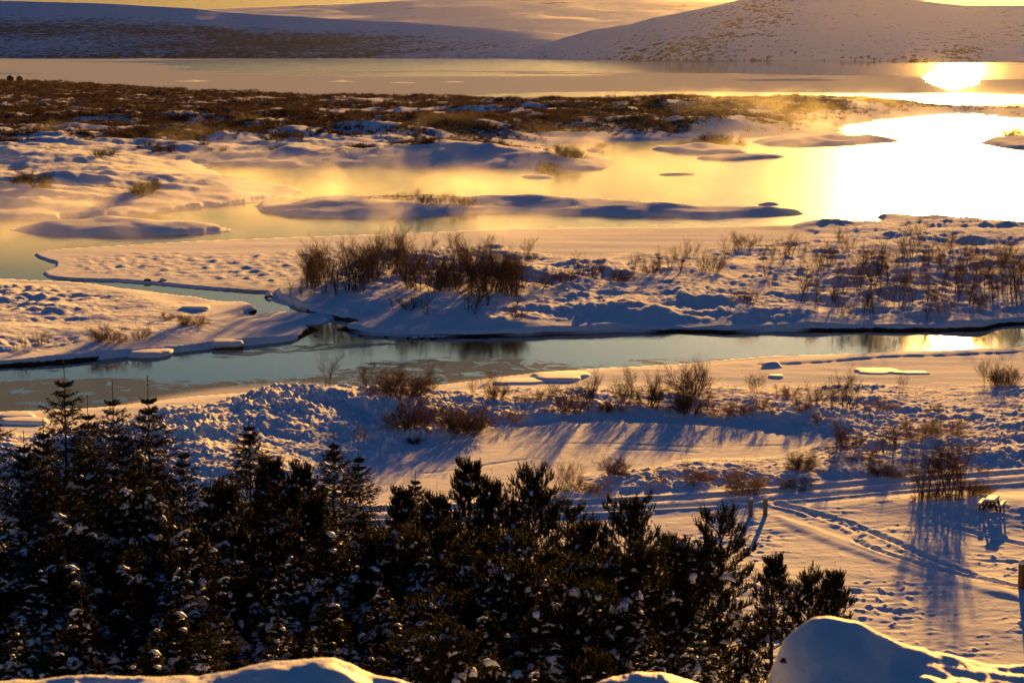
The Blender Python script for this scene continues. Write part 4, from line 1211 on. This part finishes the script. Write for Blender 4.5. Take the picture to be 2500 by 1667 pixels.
for row, (py, Y, n, x0, x1) in enumerate([(1350, 66, 16, -40, 1750), (1440, 62, 15, 20, 1830), (1530, 58, 14, -20, 1760), (1605, 54, 13, 40, 1800)]):
    for i in range(n):
        px = x0 + (x1 - x0) * (i + .5) / n + rgc.uniform(-28, 28)
        if row < 2 and px > 1610: continue
        fill.append((px, py + rgc.uniform(-70, 35) + (25 if px > 1500 else 0), Y + rgc.uniform(-1.5, 1.5), row, rgc.choice(('yo2', 'sp3', 'yo2', 'yo4', 'sp2') if px < 800 else ('yo4', 'yo2', 'yo3', 'sp3', 'pi2', 'yo2', 'yo4'))))
rown = ["in the upper snowy row", "in the second snowy row", "in the third snowy row", "in the lowest row above the foreground snow"]
cnt = {}
for px, py, Y, row, k in sorted(fill, key=lambda t: (t[3], t[0])):
    w = {'yo1': 'young pine', 'yo2': 'young spruce', 'yo3': 'round young pine', 'yo4': 'snow-heaped spruce', 'sp3': 'dark spruce', 'sp2': 'narrow spruce', 'pi2': 'dark pine'}[k]
    cnt[(w, row)] = cnt.get((w, row), 0) + 1
    TREES.append((k, px, py, Y, "%s %s from the left %s" % (ordinal(cnt[(w, row)]), w, rown[row])))
for key, px, py, Y, lab in TREES:
    mt, mf, ms, H = CON[key]
    x, y, zt = Pd(px, py, Y)
    zb = ground_z(x, y) - .1
    zb = min(zb, zt - 3.0)
    s = (zt - zb) / H
    nm = 'spruce_tree' if key in ('sp1', 'sp2', 'sp3', 'yo2', 'yo4') else 'pine_tree'
    r = empty(nm, (x, y, zb), rgc.uniform(0, 6.28), lab, nm.split('_')[0] + ' tree', 'snow-dusted spruces of the foreground belt' if nm[0] == 's' else 'snow-dusted pines of the foreground belt')
    wsc = min(1.15, max(s, .8)) if s < 1 else s
    r.scale = (wsc, wsc, s)
    r.rotation_euler[0], r.rotation_euler[1] = rgc.gauss(0, .012), rgc.gauss(0, .012)
    put_parts(r, [('trunk', mt), ('crown', mf)])

# ================================================================== SMALLER THINGS
import bmesh
def bm_box(bm, c, s, rot=None, bev=0.0, jitter=0.0):
    r = bmesh.ops.create_cube(bm, size=1)
    vs = r['verts']
    for v in vs:
        v.co = Vector((v.co.x * s[0] + RNG.uniform(-jitter, jitter), v.co.y * s[1] + RNG.uniform(-jitter, jitter), v.co.z * s[2] + RNG.uniform(-jitter, jitter)))
    if bev > 0:
        es = list({e for v in vs for e in v.link_edges})
        nb = bmesh.ops.bevel(bm, geom=es, offset=bev, segments=2, affect='EDGES', profile=.6)
        vs = list({v for f in nb['faces'] for v in f.verts} | {v for v in vs if v.is_valid})
    for v in vs:
        co = v.co.copy()
        if rot is not None: co = rot @ co
        v.co = co + Vector(c)
    return vs
def bm_obj(name, bm, mat, parent=None, smooth=False):
    me = bpy.data.meshes.new(name)
    bm.to_mesh(me); bm.free()
    return link(name, me, mat, parent, smooth)
def part(name, mat, parent, boxes, smooth=False):
    bm = bmesh.new()
    for b in boxes: bm_box(bm, **b)
    return bm_obj(name, bm, mat, parent, smooth)
M_WOOD = mat_bark("weathered_wood", (.040, .026, .018), (.085, .058, .040))
M_STONE = mat_bark("basalt", (.030, .028, .028), (.07, .062, .058))
M_CONCRETE = mat_bark("frosted_post", (.10, .095, .10), (.17, .16, .165))
M_POST = mat_bark("brown_post", (.075, .040, .028), (.13, .075, .055))

# picnic table under snow
tx, ty = P(2421, 1250, .5)
tz = ground_z(tx, ty) - .06
T = empty('picnic_table', (tx, ty, tz), R(-24), "dark wooden picnic table, its top and benches capped with thick snow", 'picnic table')
part('tabletop', M_WOOD, T, [dict(c=(x, 0, .74), s=(.14, 1.75, .045), bev=.006) for x in (-.30, -.15, 0, .15, .30)])
def snow_slab(name, parent, c, s):
    bm = bmesh.new()
    bmesh.ops.create_grid(bm, x_segments=10, y_segments=24, size=.5)
    top = list(bm.verts)
    for v in top:
        ex, ey = abs(v.co.x) * 2, abs(v.co.y) * 2
        k = (1 - ex ** 6) * (1 - ey ** 10)
        v.co = Vector((v.co.x * s[0], v.co.y * s[1], s[2] * (.25 + .75 * max(k, 0) ** .35) * (1 + .12 * math.sin(v.co.x * 9 + v.co.y * 5)))) + Vector(c)
    r = bmesh.ops.extrude_edge_only(bm, edges=[e for e in bm.edges if e.is_boundary])
    for v in [g for g in r['geom'] if isinstance(g, bmesh.types.BMVert)]:
        v.co.z = c[2]
    bmesh.ops.contextual_create(bm, geom=[e for e in bm.edges if e.is_boundary])
    return bm_obj(name, bm, M_SNOW, parent, True)
snow_slab('snow_cover', T, (0, 0, .765), (.80, 1.80, .11))
T.scale = (.84, .84, .84)
part('dark_infill', M_WOOD, T, [dict(c=(0, 0, .34), s=(.30, 1.1, .30))])  # solid box added to fill out the dark mass under the tabletop
for sx in (-1, 1):
    b = part('bench_seat', M_WOOD, T, [dict(c=(sx * .72 + d, 0, .43), s=(.12, 1.75, .04), bev=.005) for d in (-.065, .065)])
    snow_slab('snow_cover', b, (sx * .72, 0, .452), (.30, 1.80, .11))
for sy in (-.62, .62):
    part('leg_frame', M_WOOD, T, [dict(c=(-.34, sy, .37), s=(.15, .11, .80), rot=Matrix.Rotation(R(22), 3, 'Y').to_3x3()), dict(c=(.34, sy + .052, .37), s=(.15, .11, .80), rot=Matrix.Rotation(R(-22), 3, 'Y').to_3x3()),
                                  dict(c=(0, sy - .052, .39), s=(1.62, .05, .10)), dict(c=(0, sy - .054, .68), s=(.62, .06, .12)), dict(c=(.72, sy - .01, .22), s=(.12, .08, .42)), dict(c=(-.72, sy - .01, .22), s=(.12, .08, .42))])
# marker posts
def post(px, py, h_px, w, mat, label, group=None, cap=True, name='stone_post'):
    x, y = P(px, py, .5)
    for _ in range(3): x, y = P(px, py, ground_z(x, y))
    h = h_px * y / F_PX
    r = empty(name, (x, y, ground_z(x, y) - .25), R(RNG.uniform(-8, 8)), label, 'post', group)
    bm = bmesh.new()
    bm_box(bm, (0, 0, (h + .25) / 2), (w, w, h + .25), bev=.02)
    bm_obj('shaft', bm, mat, r)
    bm = bmesh.new()
    bmesh.ops.create_icosphere(bm, subdivisions=3, radius=1)
    for v in bm.verts:
        v.co = Vector((v.co.x * w * .56, v.co.y * w * .56, max(v.co.z, -.05) * w * .42 + h + .25))
    bm_obj('snow_cap', bm, M_SNOW, r, True)
    return r
post(1832, 1260, 44, .25, M_CONCRETE, "left one of two frosted square posts beside the snowy track", 'pair of frosted posts at the path mouth')
post(1868, 1258, 44, .25, M_CONCRETE, "right one of two frosted square posts, where the footprints begin", 'pair of frosted posts at the path mouth')
post(2504, 1434, 62, .64, M_POST, "thick red-brown post with a snow cap at the frame's right edge", name='brown_post')

# slabs of ice and snow lying on the shore and in the river
def slab(px, py, w_px, d_m, th, rz, tilt, label, z=0.0, snow=True, seed=1):
    x, y = P(px, py, z)
    w = w_px * y / F_PX
    g = max(ground_z(x, y), 0) if z > .05 else 0.0
    rs_ = random.Random(seed)
    n = 34
    bm = bmesh.new()
    rings = []
    prof = [(1.06, -.25), (1.02, .35), (.96, .75), (.88, .93), (.70, 1.0), (.4, 1.05)]
    ph = [rs_.uniform(0, 6.28) for _ in range(4)]
    for k, (sc, zz) in enumerate(prof):
        ring = []
        for i in range(n):
            a = i * 2 * math.pi / n
            rr = 1 + .10 * math.sin(2 * a + ph[0]) + .09 * math.sin(3 * a + ph[1]) + .05 * math.sin(5 * a + ph[2]) + .03 * math.sin(9 * a + ph[3])
            ca, sa = math.cos(a), math.sin(a)
            ca, sa = math.copysign(abs(ca) ** .75, ca), math.copysign(abs(sa) ** .75, sa)
            ring.append(bm.verts.new((ca * rr * sc * w / 2, sa * rr * sc * d_m / 2, zz * th)))
        rings.append(ring)
    for a, b in zip(rings[:-1], rings[1:]):
        for i in range(n):
            bm.faces.new((a[i], a[(i + 1) % n], b[(i + 1) % n], b[i]))
    cv = bm.verts.new((0, 0, 1.07 * th))
    for i in range(n):
        bm.faces.new((rings[-1][i], rings[-1][(i + 1) % n], cv))
    bm.faces.new(list(reversed(rings[0])))
    rm = Matrix.Rotation(rz, 3, 'Z') @ Matrix.Rotation(tilt, 3, 'X')
    for v in bm.verts: v.co = rm @ v.co
    o = bm_obj('ice_slab', bm, M_SNOW, None, True)
    o.location = (x, y, g)
    tag(o, label, 'ice slab', 'snow-covered ice slabs along the river')
slab(1887, 896, 44, 1.9, .22, .3, R(13), "small tilted ice slab propped up on the far snow apron", z=.3, seed=1)
slab(1368, 922, 136, 4.2, .25, 0, 0, "largest snow-topped slab on the near shore, flat with a shadowed front", z=.3, seed=2)
slab(1268, 934, 110, 3.0, .14, .1, 0, "thin low slab leaning against the largest shore slab", z=.25, seed=3)
slab(2140, 910, 96, 2.6, .13, .05, R(3), "long flat slab lying alone on the golden apron", z=.3, seed=4)
slab(2225, 913, 90, 1.2, .10, .05, 0, "thin strip of ice right of the long flat slab", z=.3, seed=5)
slab(1895, 922, 40, .9, .16, .0, 0, "snow lump with a twig on the edge of the apron", z=.3, seed=6)
slab(710, 780, 176, 9.0, .30, -.12, 0, "oval snow-covered floe afloat at the bend of the side channel", seed=7)
slab(362, 858, 106, 3.6, .42, .06, 0, "thick rounded slab at the tip of the flat across the river", z=.3, seed=8)
slab(552, 838, 76, 2.8, .34, .05, 0, "pillow-shaped slab on the edge of the shelf left of the inlet", z=.3, seed=9)
slab(40, 1018, 90, 2.4, .20, 0, 0, "upper one of two slabs behind the leftmost spruce", z=.25, seed=10)
slab(60, 1032, 120, 2.2, .22, 0, 0, "lower longer one of two slabs behind the leftmost spruce", z=.25, seed=11)
slab(480, 764, 60, 2.0, .22, 0, 0, "low drift-covered slab among the hummocks left of the inlet", z=.5, seed=13)

# boulders at the water's edge, snow on top
def boulder(px, py, w_px, label, snow=True, seed=1, hk=.7):
    x, y = P(px, py, 0)
    w = w_px * y / F_PX
    rs_ = random.Random(seed)
    V, Fc = ICO2
    ph = [rs_.uniform(0, 6) for _ in range(6)]
    k = 1 + .22 * np.sin(V[:, 0] * 2.3 + ph[0]) + .2 * np.sin(V[:, 1] * 2.7 + ph[1]) + .15 * np.sin(V[:, 2] * 3.3 + ph[2])
    v = V * k[:, None] * np.array([w / 2, w / 2 * rs_.uniform(.7, 1.1), w / 2 * hk])
    g = max(ground_z(x, y), 0)
    r = empty('boulder', (x, y, g), rs_.uniform(0, 6), label, 'boulder', "boulders at the water's edge")
    link('rock', np_mesh('rock', v, Fc), M_STONE, r)
    if snow:
        s = v.copy(); s[:, :2] *= .92; s[:, 2] = np.where(s[:, 2] > 0, s[:, 2] * .75 + w * .12, w * .10)
        link('snow_cap', np_mesh('snow_cap', s, Fc), M_SNOW, r, True)
rb = [(995, 825, 14, 'leftmost'), (1012, 827, 15, 'second from the left'), (1030, 826, 13, 'third from the left'), (1044, 825, 12, 'middle'), (1058, 826, 14, 'fourth from the right'), (1070, 825, 11, 'third from the right'), (1080, 825, 12, 'second from the right'), (1090, 824, 9, 'rightmost')]
for i, (px, py, w, wd) in enumerate(rb):
    boulder(px, py, w, "dark boulder, %s in the row under the point's bank" % wd, True, 50 + i)
boulder(882, 820, 12, "flat dark rock just off the point's left tip", False, 70, .4)
boulder(771, 820, 8, "single small dark rock alone in the open blue water", False, 71)
boulder(316, 715, 22, "rock on the shore of the side channel, above the hummocky flat", True, 72)
boulder(655, 726, 22, "snow-capped rock where the shelf meets the side channel", True, 73)
boulder(398, 690, 18, "lone snow-capped rock on the edge of the icy shelf", True, 74)
boulder(360, 690, 20, "brown low rock in the channel edge beneath the icy shelf", False, 75, .4)
boulder(2330, 831, 14, "small dark rock sticking up in the sun's glitter on the river", False, 76, .6)
boulder(945, 822, 12, "snow-topped rock left of the boulder row under the bank", True, 77)

# two huts by the far lake
for px, w_m, lab in ((25, 4.6, "left one of two tiny dark huts by the far lake"), (48, 4.2, "right one of two tiny dark huts by the far lake")):
    x, y = P(px, 189, 4.0)
    g = ground_z(x, y)
    r = empty('hut', (x, y, g - .3), R(12), lab, 'hut', 'huts by the far lake')
    part('wall', M_WOOD, r, [dict(c=(0, 0, 1.3), s=(w_m, 4.2, 2.4))])
    bm = bmesh.new()
    hw, hl = w_m / 2 + .35, 2.5
    vs = [bm.verts.new(c) for c in ((-hw, -hl, 2.42), (hw, -hl, 2.42), (0, -hl, 4.2), (-hw, hl, 2.42), (hw, hl, 2.42), (0, hl, 4.2))]
    for f in ((0, 1, 2), (5, 4, 3), (0, 2, 5, 3), (2, 1, 4, 5), (1, 0, 3, 4)): bm.faces.new([vs[i] for i in f])
    bm_obj('roof', bm, M_STONE, r)
    part('door', M_POST, r, [dict(c=(0, -2.12, 1.1), s=(.9, .06, 1.9))])

# snow lying on the wall of rock at the viewpoint
def near_mound(name, label, outline, Y0, depth, slope_pts, seed, back=.35):
    """outline: crest pixels; the crest rolls away on the far side and runs down towards the viewer"""
    ox = np.array([p[0] for p in outline], float); oy = np.array([p[1] for p in outline], float)
    nx, ny = 300, 110
    px = np.linspace(ox[0], ox[-1], nx)
    s = np.concatenate([np.linspace(-back, 0, 26), np.linspace(0, depth, ny - 25)[1:]])   # behind the crest .. towards the viewer
    PXg, Sg = np.meshgrid(px, s)
    crest = np.interp(px, ox, oy)
    kk = np.ones(9) / 9
    crest = np.convolve(np.pad(crest, 4, 'edge'), kk, 'valid')
    zc = np.array([Pd(a, b, Y0)[2] for a, b in zip(px, crest)])
    X = (PXg - 1250) / F_PX * Y0 * 1.045
    Y = Y0 - Sg
    sl = np.interp(PXg, *zip(*slope_pts))
    Z = zc[None, :] - np.where(Sg > 0, np.tan(np.radians(sl)) * (np.sqrt(Sg ** 2 + .02 ** 2) - .02), 3.2 * Sg ** 2 / .12)
    # a slight lift just behind the crest keeps the outline round
    Z = Z + .020 * fbm(X, Y, .32, 3, seed) + .006 * fbm(X + Y * .4, Y, .10, 3, seed + 3) + .0022 * fbm(X, Y, .022, 2, seed + 4)
    Z = Z + .010 * gnoise((X + .3 * Y) / .16, Y / .045, seed + 9) * sstep(Sg, .0, .1)
    Z = Z + .03 * np.maximum(gnoise((X + Y * .5) / .35, (Y - X * .3) / .22, seed + 5), 0) * sstep(Sg, .02, .12)
    # close the shell downwards
    skirt = Z - 1.2
    V = np.concatenate([np.stack([X, Y, Z], -1).reshape(-1, 3)])
    Fq = grid_faces(*X.shape)
    nr, nc = X.shape
    idx = np.arange(nr * nc).reshape(nr, nc)
    rim = np.concatenate([idx[0, :], idx[1:, -1], idx[-1, -2::-1], idx[-2:0:-1, 0]])
    low = V[rim].copy(); low[:, 2] -= 1.2
    V2 = np.concatenate([V, low])
    m = len(rim)
    li = np.arange(m) + nr * nc
    F2 = np.stack([rim, np.roll(rim, -1), np.roll(li, -1), li], -1)
    me = np_mesh(name, V2, np.concatenate([Fq, F2]))
    r = empty(name, (float(X.mean()), Y0, float(zc.min()) - 1.0), 0, label, 'snow mound', 'snow mounds on the rock wall at the viewpoint')
    o = link('snow_crust', me, M_SNOW_NEAR, r, True)
    o.location = (-r.location.x, -r.location.y, -r.location.z)
    return r
N = NT("near_snow")
N.set(Base_Color=(.80, .83, .88), Roughness=.6)
N.b.inputs['Specular IOR Level'].default_value = .12
N.l.new(N.bump(N.noise(90, 4, .7), .006, .9), N.b.inputs['Normal'])
M_SNOW_NEAR = N.m
near_mound('snow_mound', "large rounded mound of snow at the bottom right, with a dark hole in its flank", [(1872, 1690), (1880, 1640), (1888, 1600), (1905, 1565), (1940, 1540), (1965, 1516), (2000, 1508), (2050, 1509), (2100, 1522), (2140, 1545), (2180, 1560), (2250, 1585), (2310, 1600), (2380, 1614), (2450, 1618), (2700, 1620), (3100, 1600), (3500, 1640)],
           6.0, 1.5, [(1872, 40), (1950, 30), (2150, 26), (2220, 14), (2330, 6), (3500, 4)], 401)
near_mound('snow_mound', "long low swell of snow along the bottom left corner", [(-1000, 1640), (-500, 1655), (-250, 1662), (0, 1660), (200, 1648), (330, 1646), (480, 1642), (600, 1634), (700, 1616), (790, 1603), (840, 1606), (880, 1625), (930, 1656), (1000, 1668), (1060, 1676)],
           6.0, 1.5, [(-1000, 5), (500, 5), (700, 9), (800, 13), (900, 20), (1060, 30)], 402)
near_mound('snow_mound', "small low snow hump at the bottom centre right", [(1420, 1690), (1455, 1664), (1490, 1650), (1540, 1646), (1620, 1650), (1680, 1662), (1720, 1680), (1760, 1695)],
           6.0, 1.4, [(1400, 8), (1760, 8)], 403)
# dark rock lump standing in for the dark hollow of the large mound
V, Fc = ICO2
x, y, z = Pd(1912, 1612, 5.86)
hollow_lump = link('rock', np_mesh('rock', V * np.array([.014, .02, .012]) * (1 + .2 * np.sin(V[:, :1] * 4 + V[:, 1:2] * 3)), Fc), M_STONE)
big_mound = [o for o in COL.objects if o.name == 'snow_mound'][0]
hollow_lump.parent = big_mound
hollow_lump.scale = (.8, .8, .6)
hollow_lump.location = (x - big_mound.location.x, y - big_mound.location.y, z - big_mound.location.z)

# ------------------------------------------------------------------ air
def box_mesh(name, lo, hi):
    x0, y0, z0 = lo; x1, y1, z1 = hi
    V = [(x0, y0, z0), (x1, y0, z0), (x1, y1, z0), (x0, y1, z0), (x0, y0, z1), (x1, y0, z1), (x1, y1, z1), (x0, y1, z1)]
    Fc = [(0, 3, 2, 1), (4, 5, 6, 7), (0, 1, 5, 4), (1, 2, 6, 5), (2, 3, 7, 6), (3, 0, 4, 7)]
    return np_mesh(name, V, Fc)
hm = bpy.data.materials.new("haze")
hm.use_nodes = True
hn, hl = hm.node_tree.nodes, hm.node_tree.links
hn.remove(hn["Principled BSDF"])
pv = hn.new("ShaderNodeVolumePrincipled")
pv.inputs['Color'].default_value = (.86, .90, 1.0, 1)
pv.inputs['Density'].default_value = 2.1e-6
pv.inputs['Anisotropy'].default_value = .88
hl.new(pv.outputs[0], hn["Material Output"].inputs['Volume'])
hm.cycles.homogeneous_volume = True
haze = tag(link("haze", box_mesh("haze", (-9000, -300, -340), (9000, 17500, 700)), hm), kind='stuff')

def steam(lo, hi, dens, hgt, scale, thr, seed, rate=.12):
    m = bpy.data.materials.new("steam")
    m.use_nodes = True
    n, l = m.node_tree.nodes, m.node_tree.links
    n.remove(n["Principled BSDF"])
    v = n.new("ShaderNodeVolumePrincipled")
    v.inputs['Color'].default_value = (.95, .95, .97, 1)
    v.inputs['Anisotropy'].default_value = .6
    l.new(v.outputs[0], n["Material Output"].inputs['Volume'])
    g = n.new("ShaderNodeNewGeometry")
    sp = n.new("ShaderNodeSeparateXYZ"); l.new(g.outputs['Position'], sp.inputs[0])
    mp = n.new("ShaderNodeMapping"); l.new(g.outputs['Position'], mp.inputs[0])
    mp.inputs['Location'].default_value = (seed * 31.7, seed * 17.3, 0)
    mp.inputs['Scale'].default_value = (1, .55, 1.6)
    t = n.new("ShaderNodeTexNoise"); t.inputs['Scale'].default_value = scale; t.inputs['Detail'].default_value = 3; t.inputs['Roughness'].default_value = .6; t.inputs['Distortion'].default_value = .6
    l.new(mp.outputs[0], t.inputs['Vector'])
    def M(op, a, b, clamp=False):
        q = n.new("ShaderNodeMath"); q.operation = op; q.use_clamp = clamp
        for i, x in enumerate((a, b)):
            if hasattr(x, 'is_output'): l.new(x, q.inputs[i])
            else: q.inputs[i].default_value = x
        return q.outputs[0]
    r = n.new("ShaderNodeMapRange"); r.interpolation_type = 'SMOOTHSTEP'
    l.new(t.outputs[0], r.inputs[0]); r.inputs[1].default_value = thr; r.inputs[2].default_value = thr + .22; r.inputs[3].default_value = .10; r.inputs[4].default_value = 1
    top = M('MULTIPLY', r.outputs[0], hgt)
    fall = M('SUBTRACT', 1.0, M('DIVIDE', sp.outputs[2], M('ADD', top, .4)), True)
    # soft ends so that no side of the box shows
    e = 1.0
    for ax, a0, a1 in ((0, lo[0], hi[0]), (1, lo[1], hi[1])):
        w = (a1 - a0) * .12
        q = M('MULTIPLY', M('DIVIDE', M('SUBTRACT', sp.outputs[ax], a0), w if ax == 0 else min(w, 25), True), M('DIVIDE', M('SUBTRACT', a1, sp.outputs[ax]), w, True))
        e = M('MULTIPLY', q, e)
    d = M('MULTIPLY', M('MULTIPLY', M('MULTIPLY', fall, r.outputs[0]), dens), e)
    l.new(d, v.inputs['Density'])
    m.cycles.volume_step_rate = rate
    tag(link("steam", box_mesh("steam", lo, hi), m), kind='stuff')
steam((-230, 270, .05), (330, 650, 10), .0021, 8.0, .05, .46, 1)
steam((50, 540, .08), (380, 1000, 12), .0028, 11, .035, .45, 2)
steam((-150, 262, .06), (16, 430, 8), .0058, 6.5, .06, .44, 5)
steam((380, 1500, .07), (620, 2200, 26), .00030, 24, .014, .50, 3, .2)
